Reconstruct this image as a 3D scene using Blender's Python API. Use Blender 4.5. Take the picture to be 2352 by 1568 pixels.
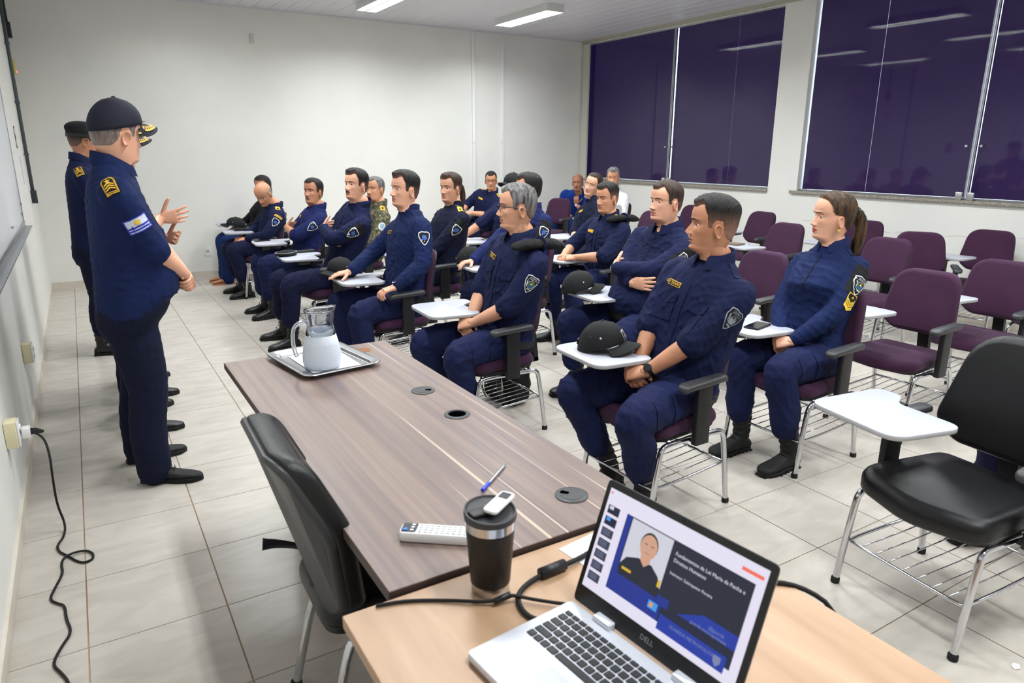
import bpy, bmesh, math, random
import numpy as np
from mathutils import Vector, Matrix
from mathutils.bvhtree import BVHTree

for _o in list(bpy.data.objects):
    bpy.data.objects.remove(_o, do_unlink=True)
SC = bpy.context.scene
COL = SC.collection
PI = math.pi
rnd = random.Random(7)

# ------------------------------------------------------------------ camera
def look_matrix(loc, heading, pitch, roll):
    a, p, r = (math.radians(t) for t in (heading, pitch, roll))
    fw = np.array([math.sin(a)*math.cos(p), math.cos(a)*math.cos(p), -math.sin(p)])
    rt = np.array([math.cos(a), -math.sin(a), 0.0])
    up = np.cross(rt, fw)
    rt, up = rt*math.cos(r)+up*math.sin(r), up*math.cos(r)-rt*math.sin(r)
    M = Matrix.Identity(4)
    for i in range(3):
        M[i][0], M[i][1], M[i][2], M[i][3] = rt[i], up[i], -fw[i], loc[i]
    return M
cam_d = bpy.data.cameras.new('camera')
cam = bpy.data.objects.new('camera', cam_d)
COL.objects.link(cam)
cam.matrix_world = look_matrix((0, 0, 1.62), 31.56, 15.33, 0.27)
cam_d.sensor_width = 36.0
cam_d.lens = 24.49
cam_d.clip_start = 0.05
cam_d.dof.use_dof = True
cam_d.dof.focus_distance = 4.2
cam_d.dof.aperture_fstop = 5.6
SC.camera = cam

# ------------------------------------------------------------------ world, exposure
world = bpy.data.worlds.new('world')
SC.world = world
world.use_nodes = True
wn = world.node_tree.nodes
wn['Background'].inputs[0].default_value = (0.72, 0.86, 1.0, 1)
wn['Background'].inputs[1].default_value = 3.2
SC.view_settings.view_transform = 'Standard'
SC.view_settings.look = 'None'
SC.view_settings.exposure = 0.0
SC.view_settings.gamma = 1.0
SC.view_settings.use_curve_mapping = False
LAMP_POWER = 36.0
LAMP_COLOR = (0.95, 0.985, 1.0)
# ceiling fixtures (centres): the room's only lamps
FIXTURES = [(x, y) for y in (8.25, 5.65, 3.05, 0.45) for x in (1.38, 3.33, 5.28)]

# ------------------------------------------------------------------ mesh helpers
class MB:
    def __init__(s):
        s.v = []; s.f = []; s.m = []; s.n = 0
    def add(s, vf, m=0, M=None):
        v, f = vf
        v = np.asarray(v, float).reshape(-1, 3)
        if M is not None:
            M = np.asarray(M, float)
            v = v @ M[:3, :3].T + M[:3, 3]
            if np.linalg.det(M[:3, :3]) < 0:
                f = [tuple(reversed(q)) for q in f]
        k = s.n
        s.v.append(v)
        s.f += [tuple(int(i)+k for i in q) for q in f]
        s.m += [m]*len(f) if isinstance(m, int) else list(m)
        s.n += len(v)
        return s
    def arr(s):
        return np.concatenate(s.v) if s.v else np.zeros((0, 3))

def mesh_data(name, mb, mats, smooth=True):
    me = bpy.data.meshes.new(name)
    me.from_pydata(mb.arr().tolist(), [], mb.f)
    if not isinstance(mats, (list, tuple)): mats = [mats]
    for m in mats: me.materials.append(m)
    me.polygons.foreach_set('material_index', mb.m)
    me.polygons.foreach_set('use_smooth', [bool(smooth)]*len(mb.f))
    me.update()
    if smooth == 'auto':
        me.set_sharp_from_angle(angle=math.radians(38))
    return me

def obj(name, mb, mats, parent=None, smooth='auto', loc=None, rz=None):
    me = mb if isinstance(mb, bpy.types.Mesh) else mesh_data(name, mb, mats, smooth)
    o = bpy.data.objects.new(name, me)
    COL.objects.link(o)
    if parent is not None: o.parent = parent
    if loc is not None: o.location = loc
    if rz is not None: o.rotation_euler[2] = rz
    return o
def empty(name, loc=(0, 0, 0), rz=0.0):
    o = bpy.data.objects.new(name, None)
    o.empty_display_size = 0.1
    COL.objects.link(o)
    o.location = loc; o.rotation_euler[2] = rz
    return o
def tag(o, label, cat, group=None):
    o['label'] = label; o['category'] = cat
    if group: o['group'] = group
    return o
def structure(o, label=None):
    o['kind'] = 'structure'
    if label: o['label'] = label
    return o
def copy_tree(o, parent=None):
    c = o.copy(); COL.objects.link(c); c.parent = parent
    for ch in list(o.children):
        copy_tree(ch, c)
    return c
def T(x=0, y=0, z=0):
    M = np.eye(4); M[:3, 3] = (x, y, z); return M
def Rz(a):
    c, s = math.cos(a), math.sin(a); M = np.eye(4); M[0, 0] = c; M[0, 1] = -s; M[1, 0] = s; M[1, 1] = c; return M
def Ry(a):
    c, s = math.cos(a), math.sin(a); M = np.eye(4); M[0, 0] = c; M[0, 2] = s; M[2, 0] = -s; M[2, 2] = c; return M
def Rx(a):
    c, s = math.cos(a), math.sin(a); M = np.eye(4); M[1, 1] = c; M[1, 2] = -s; M[2, 1] = s; M[2, 2] = c; return M
def S(x, y, z):
    return np.diag([x, y, z, 1.0])
def axes(o, x, y, z):
    M = np.eye(4); M[:3, 0] = x; M[:3, 1] = y; M[:3, 2] = z; M[:3, 3] = o; return M
def nrm(v):
    v = np.asarray(v, float); return v/(np.linalg.norm(v)+1e-12)

def box(x0, x1, y0, y1, z0, z1):
    v = [(x0, y0, z0), (x1, y0, z0), (x1, y1, z0), (x0, y1, z0), (x0, y0, z1), (x1, y0, z1), (x1, y1, z1), (x0, y1, z1)]
    return v, [(0, 3, 2, 1), (4, 5, 6, 7), (0, 1, 5, 4), (1, 2, 6, 5), (2, 3, 7, 6), (3, 0, 4, 7)]
def loft(rings, cap=True, closed=False):
    n = len(rings[0]); v = np.concatenate([np.asarray(r, float) for r in rings]); f = []
    k = len(rings)
    for i in range(k if closed else k-1):
        a = i*n; b = ((i+1) % k)*n
        for j in range(n):
            j2 = (j+1) % n
            f.append((a+j, a+j2, b+j2, b+j))
    if cap and not closed:
        f.append(tuple(range(n-1, -1, -1))); f.append(tuple((k-1)*n+j for j in range(n)))
    return v, f
def roundpoly(pts, rad, n=5):
    out = []; k = len(pts)
    if not isinstance(rad, (list, tuple)): rad = [rad]*k
    for i in range(k):
        p = np.array(pts[i], float); a = np.array(pts[i-1], float); b = np.array(pts[(i+1) % k], float)
        r = rad[i]
        if r <= 0: out.append(p); continue
        u = nrm(a-p); w = nrm(b-p)
        c = np.clip(u @ w, -1, 1); half = math.acos(c)/2
        d = min(r/max(math.tan(half), 1e-4), .49*np.linalg.norm(a-p), .49*np.linalg.norm(b-p))
        p0 = p+u*d; p1 = p+w*d
        for t in np.linspace(0, 1, n):
            out.append((1-t)**2*p0+2*t*(1-t)*p+t*t*p1)
    return np.array(out)
def inset(poly, d):
    p = np.asarray(poly, float); a = np.roll(p, 1, 0); b = np.roll(p, -1, 0)
    t = b-a; t /= (np.linalg.norm(t, axis=1)[:, None]+1e-12)
    nn = np.stack([-t[:, 1], t[:, 0]], 1)          # inward for counter-clockwise
    return p+nn*d
def slab(poly, z0, z1, r=0.0, nr=3, rb=None):
    """extruded outline (counter-clockwise) with rounded edges"""
    rings = []
    rb = r if rb is None else rb
    def ring(z, d): return np.c_[inset(poly, d), np.full(len(poly), z)]
    if rb > 0:
        for t in np.linspace(0, PI/2, nr): rings.append(ring(z0+rb*(1-math.cos(t)), rb*(1-math.sin(t))))
    else: rings.append(ring(z0, 0))
    if r > 0:
        for t in np.linspace(0, PI/2, nr): rings.append(ring(z1-r*(1-math.sin(t)), r*(1-math.cos(t))))
    else: rings.append(ring(z1, 0))
    return loft(rings)
def rect(x0, x1, y0, y1, r=0.0, n=4):
    p = [(x0, y0), (x1, y0), (x1, y1), (x0, y1)]
    return roundpoly(p, r, n) if r > 0 else np.array(p, float)
def smooth_path(pts, it=2, closed=False):
    p = np.asarray(pts, float)
    for _ in range(it):
        a, b = p[:-1], p[1:]
        q = np.empty((2*len(a), p.shape[1])); q[0::2] = .75*a+.25*b; q[1::2] = .25*a+.75*b
        p = np.concatenate([p[:1], q, p[-1:]])
    return p
def tube(path, r, n=8, cap=True, flat=1.0, updir=None):
    p = np.asarray(path, float); k = len(p)
    r = np.full(k, r, float) if np.isscalar(r) else np.asarray(r, float)
    t = np.gradient(p, axis=0); t /= (np.linalg.norm(t, axis=1)[:, None]+1e-12)
    if updir is None:
        updir = (0, 0, 1) if abs(t[0][2]) < .9 else (1, 0, 0)
    u = nrm(np.array(updir, float)-t[0]*(t[0] @ np.array(updir, float)))
    rings = []; ang = np.linspace(0, 2*PI, n, endpoint=False)
    for i in range(k):
        u = nrm(u-t[i]*(u @ t[i])); w = np.cross(t[i], u)
        rings.append(p[i]+r[i]*(np.cos(ang)[:, None]*w+flat*np.sin(ang)[:, None]*u))
    return loft(rings, cap)
def limb(pts, rad, n=14, it=2, flat=1.0, updir=None):
    """tapered, smoothly bent limb with rounded ends"""
    q = smooth_path(np.c_[np.asarray(pts, float), rad], it)
    p, r = q[:, :3], q[:, 3]
    d0 = nrm(p[0]-p[1]); d1 = nrm(p[-1]-p[-2])
    pp = [p[0]+d0*r[0]*.8, p[0]+d0*r[0]*.5]+list(p)+[p[-1]+d1*r[-1]*.5, p[-1]+d1*r[-1]*.8]
    rr = [r[0]*.4, r[0]*.82]+list(r)+[r[-1]*.82, r[-1]*.4]
    return tube(pp, rr, n, True, flat, updir)
def lathe(prof, n=24, cap=True):
    ang = np.linspace(0, 2*PI, n, endpoint=False)
    return loft([np.c_[r*np.cos(ang), r*np.sin(ang), np.full(n, z)] for r, z in prof], cap)
def ball(c, r, n=12, m=8, s=(1, 1, 1)):
    rings = []
    ang = np.linspace(0, 2*PI, n, endpoint=False)
    for t in np.linspace(-PI/2+.12, PI/2-.12, m):
        rings.append(np.c_[r*s[0]*math.cos(t)*np.cos(ang), r*s[1]*math.cos(t)*np.sin(ang), np.full(n, r*s[2]*math.sin(t))]+np.array(c))
    return loft(rings)
def remesh(vf_list, vox, smooth=3):
    mb = MB()
    for vf in vf_list: mb.add(vf)
    me = bpy.data.meshes.new('tmp'); me.from_pydata(mb.arr().tolist(), [], mb.f); me.update()
    o = bpy.data.objects.new('tmp', me); COL.objects.link(o)
    md = o.modifiers.new('r', 'REMESH'); md.mode = 'VOXEL'; md.voxel_size = vox
    if smooth:
        ms = o.modifiers.new('s', 'SMOOTH'); ms.factor = .5; ms.iterations = smooth
    dg = bpy.context.evaluated_depsgraph_get()
    e = o.evaluated_get(dg); m2 = e.to_mesh()
    nv = len(m2.vertices); v = np.empty(nv*3); m2.vertices.foreach_get('co', v); v = v.reshape(-1, 3)
    f = [tuple(p.vertices) for p in m2.polygons]
    nn = np.empty(nv*3); m2.vertices.foreach_get('normal', nn); nn = nn.reshape(-1, 3)
    e.to_mesh_clear()
    bpy.data.objects.remove(o, do_unlink=True); bpy.data.meshes.remove(me)
    return v, f, nn
def fillpoly(pts, maxlen=0.02):
    bm = bmesh.new()
    vs = [bm.verts.new((p[0], p[1], 0)) for p in pts]
    bm.faces.new(vs)
    bmesh.ops.triangulate(bm, faces=bm.faces[:])
    for _ in range(4):
        es = [e for e in bm.edges if e.calc_length() > maxlen]
        if not es: break
        bmesh.ops.subdivide_edges(bm, edges=es, cuts=1)
        bmesh.ops.triangulate(bm, faces=bm.faces[:])
    bm.normal_update()
    bm.verts.index_update()
    v = np.array([w.co[:2] for w in bm.verts]); f = []
    for q in bm.faces:
        ids = [w.index for w in q.verts]
        f.append(tuple(ids) if q.normal.z > 0 else tuple(reversed(ids)))
    bm.free()
    return v, f
_text = {}
def text2d(s, size=1.0, align='CENTER'):
    key = (s, align)
    if key not in _text:
        cu = bpy.data.curves.new('txt', 'FONT'); cu.body = s; cu.align_x = align; cu.align_y = 'CENTER'; cu.resolution_u = 2
        o = bpy.data.objects.new('txt', cu); COL.objects.link(o)
        dg = bpy.context.evaluated_depsgraph_get(); e = o.evaluated_get(dg); m = e.to_mesh()
        v = np.array([w.co[:2] for w in m.vertices]); f = [tuple(p.vertices) for p in m.polygons]
        e.to_mesh_clear(); bpy.data.objects.remove(o, do_unlink=True); bpy.data.curves.remove(cu)
        _text[key] = (v, f)
    v, f = _text[key]
    return v*size, f
def circle2d(cx, cy, r, n=14, ry=None):
    a = np.linspace(0, 2*PI, n, endpoint=False)
    return np.c_[cx+r*np.cos(a), cy+(ry or r)*np.sin(a)]
def star2d(cx, cy, r, k=5, inner=.42, rot=PI/2):
    out = []
    for i in range(2*k):
        q = r if i % 2 == 0 else r*inner
        out.append((cx+q*math.cos(rot+i*PI/k), cy+q*math.sin(rot+i*PI/k)))
    return np.array(out)

# ------------------------------------------------------------------ materials
def srgb(r, g, b):
    def c(u):
        u /= 255.0
        return u/12.92 if u <= .04045 else ((u+.055)/1.055)**2.4
    return (c(r), c(g), c(b), 1.0)
_mats = {}
def mat(name, col, rough=.6, metal=0.0, bump=None, var=None, coat=0.0, sheen=0.0, spec=.5, trans=0.0, ior=1.45, sss=0.0, emit=None, alpha=None):
    """procedural material: bump=(scale, strength[, stretch xyz]), var=(scale, colour2[, stretch])"""
    if name in _mats: return _mats[name]
    m = bpy.data.materials.new(name); m.use_nodes = True; _mats[name] = m
    nt = m.node_tree; N = nt.nodes; L = nt.links; b = N['Principled BSDF']
    col = srgb(*col) if max(col[:3]) > 1.0 else (*col[:3], 1.0)
    b.inputs['Base Color'].default_value = col
    b.inputs['Roughness'].default_value = rough
    b.inputs['Metallic'].default_value = metal
    b.inputs['Specular IOR Level'].default_value = spec
    b.inputs['Coat Weight'].default_value = coat
    b.inputs['Sheen Weight'].default_value = sheen
    b.inputs['Transmission Weight'].default_value = trans
    b.inputs['IOR'].default_value = ior
    if sss:
        b.inputs['Subsurface Weight'].default_value = sss
        b.inputs['Subsurface Radius'].default_value = (.012, .005, .003)
        b.inputs['Subsurface Scale'].default_value = .6
    if emit:
        b.inputs['Emission Color'].default_value = srgb(*emit[0]) if max(emit[0]) > 1 else (*emit[0], 1)
        b.inputs['Emission Strength'].default_value = emit[1]
    def tex(scale, stretch, detail=4):
        tc = N.new('ShaderNodeTexCoord'); mp = N.new('ShaderNodeMapping'); nz = N.new('ShaderNodeTexNoise')
        mp.inputs['Scale'].default_value = stretch or (1, 1, 1)
        nz.inputs['Scale'].default_value = scale; nz.inputs['Detail'].default_value = detail
        L.new(tc.outputs['Object'], mp.inputs[0]); L.new(mp.outputs[0], nz.inputs['Vector'])
        return nz
    if var:
        nz = tex(var[0], var[2] if len(var) > 2 else None)
        rp = N.new('ShaderNodeValToRGB'); rp.color_ramp.elements[0].position = .38; rp.color_ramp.elements[1].position = .66
        rp.color_ramp.elements[0].color = col
        rp.color_ramp.elements[1].color = srgb(*var[1]) if max(var[1]) > 1 else (*var[1], 1)
        L.new(nz.outputs['Fac'], rp.inputs[0]); L.new(rp.outputs[0], b.inputs['Base Color'])
    if bump:
        nz = tex(bump[0], bump[2] if len(bump) > 2 else None, 3)
        bp = N.new('ShaderNodeBump'); bp.inputs['Strength'].default_value = bump[1]; bp.inputs['Distance'].default_value = .01
        L.new(nz.outputs['Fac'], bp.inputs['Height']); L.new(bp.outputs[0], b.inputs['Normal'])
    return m

M_WALL = mat('wall_paint', (232, 231, 226), .55, bump=(45, .05), var=(1.3, (226, 226, 222)))
M_WALLD = mat('wall_scuff', (222, 222, 219), .55)
M_CEIL = mat('ceiling_pvc', (214, 214, 220), .42)
M_CEILGAP = mat('ceiling_groove', (150, 150, 155), .7)
M_BASE = mat('baseboard_tile', (205, 196, 182), .4, var=(6, (214, 206, 194)))
M_GROUT = mat('grout', (150, 120, 96), .9, var=(3, (176, 150, 124)))
M_ALU = mat('aluminium', (190, 192, 195), .35, 1.0)
M_CHROME = mat('chrome', (205, 207, 212), .12, 1.0)
M_STEEL = mat('stainless', (200, 202, 206), .22, 1.0)
M_BLKPL = mat('black_plastic', (22, 23, 26), .45, bump=(220, .08))
M_GREYPL = mat('dark_grey_plastic', (52, 53, 56), .42, bump=(260, .06))
M_BLKLEATHER = mat('black_leather', (14, 15, 18), .36, bump=(300, .12), spec=.5)
M_PURPLE = mat('purple_fabric', (50, 16, 46), .9, bump=(420, .18), var=(9, (56, 19, 53)), sheen=.05)
M_TABLET = mat('tablet_laminate', (180, 183, 194), .35)
M_TABEDGE = mat('tablet_edge', (170, 171, 172), .45)
M_WHITE = mat('white_plastic', (232, 232, 232), .4)
M_CREAM = mat('cream_plastic', (222, 214, 178), .45)
M_RUBBER = mat('rubber', (18, 18, 19), .75)
M_GRANITE = mat('granite_sill', (126, 120, 110), .4, var=(70, (170, 164, 152)))
M_CONDUIT = mat('conduit_grey', (76, 84, 88), .5)
M_LAMPBODY = mat('lamp_enamel', (216, 218, 214), .4)

def tile_mat():
    m = bpy.data.materials.new('floor_tile'); m.use_nodes = True
    nt = m.node_tree; N = nt.nodes; L = nt.links; b = N['Principled BSDF']
    tc = N.new('ShaderNodeTexCoord'); oi = N.new('ShaderNodeObjectInfo'); ad = N.new('ShaderNodeVectorMath')
    ad.operation = 'ADD'
    mp = N.new('ShaderNodeMapping'); mp.inputs['Scale'].default_value = (3.5, 9.0, 1)
    L.new(tc.outputs['Object'], ad.inputs[0])
    ml = N.new('ShaderNodeMath'); ml.operation = 'MULTIPLY'; ml.inputs[1].default_value = 37.0
    L.new(oi.outputs['Random'], ml.inputs[0]); L.new(ml.outputs[0], ad.inputs[1]); L.new(ad.outputs[0], mp.inputs[0])
    nz = N.new('ShaderNodeTexNoise'); nz.inputs['Scale'].default_value = 1.4; nz.inputs['Detail'].default_value = 6; nz.inputs['Distortion'].default_value = .8
    L.new(mp.outputs[0], nz.inputs['Vector'])
    rp = N.new('ShaderNodeValToRGB')
    rp.color_ramp.elements[0].position = .3; rp.color_ramp.elements[0].color = srgb(182, 175, 165)
    rp.color_ramp.elements[1].position = .72; rp.color_ramp.elements[1].color = srgb(197, 191, 182)
    L.new(nz.outputs['Fac'], rp.inputs[0]); L.new(rp.outputs[0], b.inputs['Base Color'])
    b.inputs['Roughness'].default_value = .27
    b.inputs['Specular IOR Level'].default_value = .5
    return m
M_TILE = tile_mat()

# ------------------------------------------------------------------ the room
XL, XR, YB, YF, ZC = -0.402, 7.40, 9.85, -1.8, 3.34
TS, TX0, TY0 = 0.442, -0.17, 3.762
def wall(name, b, m=M_WALL, label=None):
    return structure(obj(name, MB().add(box(*b)), m, smooth=False), label)
wall('wall_back', (XL-.2, XR+.3, YB, YB+.2, 0, ZC+.1))
wall('wall_left', (XL-.2, XL, YF-.2, YB, 0, ZC+.1))
wall('wall_front', (XL-.2, XR+.3, YF-.2, YF, 0, ZC+.1))
# right wall with window openings
WZ0, WZ1 = 1.17, 3.29
WINS = [(5.94, 9.80), (1.66, 5.52)]
mb = MB()
mb.add(box(XR, XR+.2, YF, YB, 0, WZ0)); mb.add(box(XR, XR+.2, YF, YB, WZ1, ZC+.1))
for a, b_ in ((YF, 1.66), (5.52, 5.94), (9.80, YB)):
    mb.add(box(XR, XR+.2, a, b_, WZ0, WZ1))
wr = structure(obj('wall_right', mb, M_WALL, smooth=False))
# chair-back scuff marks on the right wall: thin grey rub lines
scm = mat('scuff_grey', (172, 172, 170), .8)
for k in range(16):
    y = 1.9+k*.24+rnd.uniform(-.1, .1); z = .80+rnd.uniform(-.05, .07); ln = rnd.uniform(.1, .26)
    pts = [(XR-.0008, y, z), (XR-.0008, y+ln*.4, z+.006), (XR-.0008, y+ln, z-.012+rnd.uniform(-.01, .02))]
    obj('scuff_mark', MB().add(tube(smooth_path(pts, 1), .0016, 4)), scm, wr)
# floor: grout bed and single tiles
fl = structure(obj('floor', MB().add(box(XL-.2, XR+.3, YF-.2, YB+.2, -.1, -.003)), M_GROUT, smooth=False))
tiles = []
i0, i1 = math.floor((XL-TX0)/TS), math.ceil((XR-TX0)/TS)
j0, j1 = math.floor((YF-TY0)/TS), math.ceil((YB-TY0)/TS)
Cw = np.array(cam.matrix_world)
def in_view(x, y, z):
    d = np.array([x, y, z, 1.0]); q = np.linalg.inv(Cw) @ d
    if q[2] > -.2: return None
    u = 1176+1600*q[0]/-q[2]; v = 784-1600*q[1]/-q[2]
    return (u, v, -q[2]) if -140 < u < 2492 and -140 < v < 1708 else None
full = mesh_data('tile', MB().add(slab(rect(.0022, TS-.0022, .0015, TS-.0015), -.0028, 0.0, .0008, 2)), M_TILE, 'auto')
rest = MB()
cand = []
for i in range(i0, i1):
    for j in range(j0, j1):
        x0 = TX0+i*TS; y0 = TY0+j*TS
        vis = in_view(x0+TS/2, y0+TS/2, 0)
        cand.append((vis[2] if vis else 99, i, j, x0, y0))
cand.sort()
for k, (d, i, j, x0, y0) in enumerate(cand):
    ax, bx_, ay, by = max(x0, XL)+.0022, min(x0+TS, XR)-.0022, max(y0, YF)+.0015, min(y0+TS, YB)-.0015
    if bx_-ax < .01 or by-ay < .01: continue
    if k < 295 and d < 90:
        if ax > x0+.003 or bx_ < x0+TS-.003 or ay > y0+.003 or by < y0+TS-.003:
            o = obj('tile', MB().add(slab(rect(ax-x0, bx_-x0, ay-y0, by-y0), -.0028, 0, .0008, 2)), M_TILE, fl)
        else:
            o = obj('tile', full, None, fl)
        o.location = (x0, y0, 0)
    else:
        rest.add(slab(rect(ax, bx_, ay, by), -.0028, 0, .0008, 2))
o = obj('far_tiles', rest, M_TILE, fl); o['kind'] = 'stuff'
# baseboards
structure(obj('baseboard_back', MB().add(box(XL, XR, YB-.012, YB, 0, .075)), M_BASE, smooth=False))
structure(obj('baseboard_left', MB().add(box(XL, XL+.012, YF, YB-.013, 0, .075)), M_BASE, smooth=False))
structure(obj('baseboard_right', MB().add(box(XR-.012, XR, YF, YB-.013, 0, .075)), M_BASE, smooth=False))
# ceiling of PVC boards running along the windows
cl = structure(obj('ceiling', MB().add(box(XL-.2, XR+.3, YF-.2, YB+.2, ZC+.012, ZC+.1)), M_CEILGAP, smooth=False))
pw = .2
board = mesh_data('board', MB().add(slab(rect(.002, pw-.002, YF, YB), 0, .0115, 0, 2, .004)), M_CEIL, 'auto')
for k in range(int((XR-XL)/pw)+1):
    if XL+k*pw+pw > XR+.01:
        obj('board', MB().add(slab(rect(.002, XR-XL-k*pw-.001, YF, YB), 0, .0115, 0, 2, .004)), M_CEIL, cl, loc=(XL+k*pw, 0, ZC))
    else:
        obj('board', board, None, cl, loc=(XL+k*pw, 0, ZC))
structure(obj('trim_1', MB().add(box(XL, XR, YB-.03, YB-.0005, ZC-.02, ZC-.0005)), M_CEIL, smooth=False), 'white PVC ceiling trim along the back wall')
structure(obj('trim_2', MB().add(box(XR-.05, XR-.0005, YF, YB-.031, ZC-.045, ZC-.0005)), mat('trim_beige', (176, 172, 158), .5), smooth=False), 'beige ceiling trim above the purple windows')
structure(obj('trim_3', MB().add(box(XR-.03, XR-.0005, YB-.19, YB-.0305, .0, ZC-.05)), mat('corner_post', (206, 204, 192), .5), smooth=False), 'pale corner strip between back wall and window wall')

# windows: granite sill, frame, purple roller blinds, glass panes
def blind_mat():
    m = bpy.data.materials.new('purple_blind'); m.use_nodes = True
    nt = m.node_tree; N = nt.nodes; L = nt.links
    b = N['Principled BSDF']; out = N['Material Output']
    b.inputs['Base Color'].default_value = srgb(40, 14, 66); b.inputs['Roughness'].default_value = .75
    tr = N.new('ShaderNodeBsdfTranslucent'); tr.inputs[0].default_value = srgb(96, 16, 150)
    mx = N.new('ShaderNodeMixShader'); mx.inputs[0].default_value = .28
    L.new(b.outputs[0], mx.inputs[1]); L.new(tr.outputs[0], mx.inputs[2]); L.new(mx.outputs[0], out.inputs[0])
    return m
def pane_mat():
    m = bpy.data.materials.new('window_glass'); m.use_nodes = True
    nt = m.node_tree; N = nt.nodes; L = nt.links; out = N['Material Output']
    N.remove(N['Principled BSDF'])
    t = N.new('ShaderNodeBsdfTransparent'); g = N.new('ShaderNodeBsdfGlossy'); g.inputs['Roughness'].default_value = .03
    fr = N.new('ShaderNodeFresnel'); fr.inputs[0].default_value = 1.5
    mx = N.new('ShaderNodeMixShader'); ge = N.new('ShaderNodeNewGeometry'); sb = N.new('ShaderNodeMath'); sb.operation = 'SUBTRACT'; sb.use_clamp = True
    L.new(fr.outputs[0], sb.inputs[0]); L.new(ge.outputs['Backfacing'], sb.inputs[1])      # one reflection per pane
    L.new(sb.outputs[0], mx.inputs[0]); L.new(t.outputs[0], mx.inputs[1]); L.new(g.outputs[0], mx.inputs[2]); L.new(mx.outputs[0], out.inputs[0])
    return m
M_BLIND = blind_mat(); M_PANE = pane_mat()
M_CLEAT = mat('pale_lock_metal', (206, 208, 210), .3, .8)
for wi, (ya, yb) in enumerate(WINS):
    mids = [(ya+yb)/2+.04]
    mid = (7.77, 3.615)[wi]; split = (6.68, 4.70)[wi]
    w = structure(empty('window_%d' % (wi+1), (XR+.1, (ya+yb)/2, WZ0)), ('window with purple blinds in the far corner, left of the white pillar', 'window with purple blinds right of the white pillar')[wi])
    def wp(name, mb, m, sm='auto', par=None):
        o = obj(name, mb, m, par or w, sm)
        if par is None: o.location = (-(XR+.1), -(ya+yb)/2, -WZ0)
        return o
    wp('sill', MB().add(slab(rect(XR-.035, XR+.2, ya-.08 if wi else ya+.002, yb+.0 if wi == 0 else yb+.08), WZ0-.032, WZ0+.0, .004, 2)), M_GRANITE)
    f = MB()
    f.add(box(XR+.035, XR+.075, ya, yb, WZ0, WZ0+.018)); f.add(box(XR+.035, XR+.075, ya, yb, WZ1-.02, WZ1))
    wp('window_frame', f, M_ALU, False)
    # meeting stiles of the sliding panes
    for dy in (-.014, .014):
        wp('stile', MB().add(box(XR+.03, XR+.055, mid+dy-.006, mid+dy+.006, WZ0+.018, WZ1-.02)), M_ALU, False)
    lk = [wp('lock', MB().add(slab(rect(XR+.0, XR+.03, mid+dy-.03, mid+dy+.03, .006), WZ0+.0, WZ0+.075, .006)), M_CLEAT) for dy in (-.055, .055)]
    for dy in (-.07, .07):
        wp('knob', MB().add(ball((XR+.022, mid+dy, 1.68), .014, 10, 6)), M_CLEAT)
    # blinds in three drops each, hung behind the glass
    edges = sorted([ya+.012, yb-.012, mid, split])
    for a, b_ in zip(edges[:-1], edges[1:]):
        ga = .012 if abs(a-mid) < .01 else .0012 if abs(a-split) < .01 else .004
        gb = .012 if abs(b_-mid) < .01 else .0012 if abs(b_-split) < .01 else .004
        o = wp('blind', MB().add(box(XR+.085, XR+.0875, a+ga, b_-gb, WZ0+.024, WZ1-.012)), M_BLIND, False)
        wp('hem_bar', MB().add(box(XR+.082, XR+.09, a+ga, b_-gb, WZ0+.020, WZ0+.032)), M_BLIND, False, o)
    for a, b_ in ((ya+.004, mid-.02), (mid+.02, yb-.004)):
        wp('pane', MB().add(box(XR+.046, XR+.054, a, b_, WZ0+.019, WZ1-.021)), M_PANE, False)

# ceiling lamps: open reflector boxes with two tubes and louvre blades
M_TUBE = mat('fluorescent_tube', (255, 255, 255), .5, emit=((0.95, .99, 1.0), 9.0))
M_REFL = mat('reflector', (214, 214, 208), .35, .2)
def make_fixture():
    r = empty('ceiling_lamp')
    hw, hl, h = .125, .63, .085
    b = MB()
    b.add(box(-hw, hw, -hl, hl, -.012, 0))
    for s in (-1, 1):
        b.add(box(s*hw-.002 if s < 0 else hw-.002, -hw+.002 if s < 0 else hw+.002, -hl, hl, -h, -.0121))
        b.add(box(-hw+.0021, hw-.0021, s*hl-(.004 if s > 0 else 0), s*hl+(.004 if s < 0 else 0), -h, -.0121))
    obj('body', b, M_LAMPBODY, r, False)
    for s in (-1, 1):
        obj('lamp_tube', MB().add(tube([(s*.055, -.58, -.038), (s*.055, .58, -.038)], .0135, 10)), M_TUBE, r)
    for k in range(13):
        y = -.54+k*.09
        obj('louvre', MB().add(box(-hw+.004, hw-.004, y-.001, y+.001, -h+.004, -.058)), M_REFL, r, False)
    for x in (0.0,):
        obj('divider', MB().add(box(x-.012, x+.012, -hl+.006, hl-.006, -h+.004, -.014)), M_REFL, r, False)
    return r
fx0 = make_fixture()
for k, (x, y) in enumerate(FIXTURES):
    r = fx0 if k == 0 else copy_tree(fx0)
    r.location = (x, y, ZC)
    ln = {(3.33, 8.25): 'white ceiling lamp near the back wall, left of the two in view', (5.28, 8.25): 'white louvred ceiling lamp nearest the purple windows'}.get((x, y))
    tag(r, ln or 'white louvred fluorescent ceiling lamp above the room', 'lamp', 'ceiling lamps')
    for s in (-1, 1):
        ld = bpy.data.lights.new('tube_light', 'AREA'); ld.shape = 'RECTANGLE'; ld.size = .10; ld.size_y = 1.14
        ld.energy = LAMP_POWER/2; ld.color = LAMP_COLOR; ld.spread = math.radians(178)
        lo = bpy.data.objects.new('tube_light', ld); COL.objects.link(lo); lo.parent = r; lo.location = (s*.055, 0, -.0545)

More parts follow.
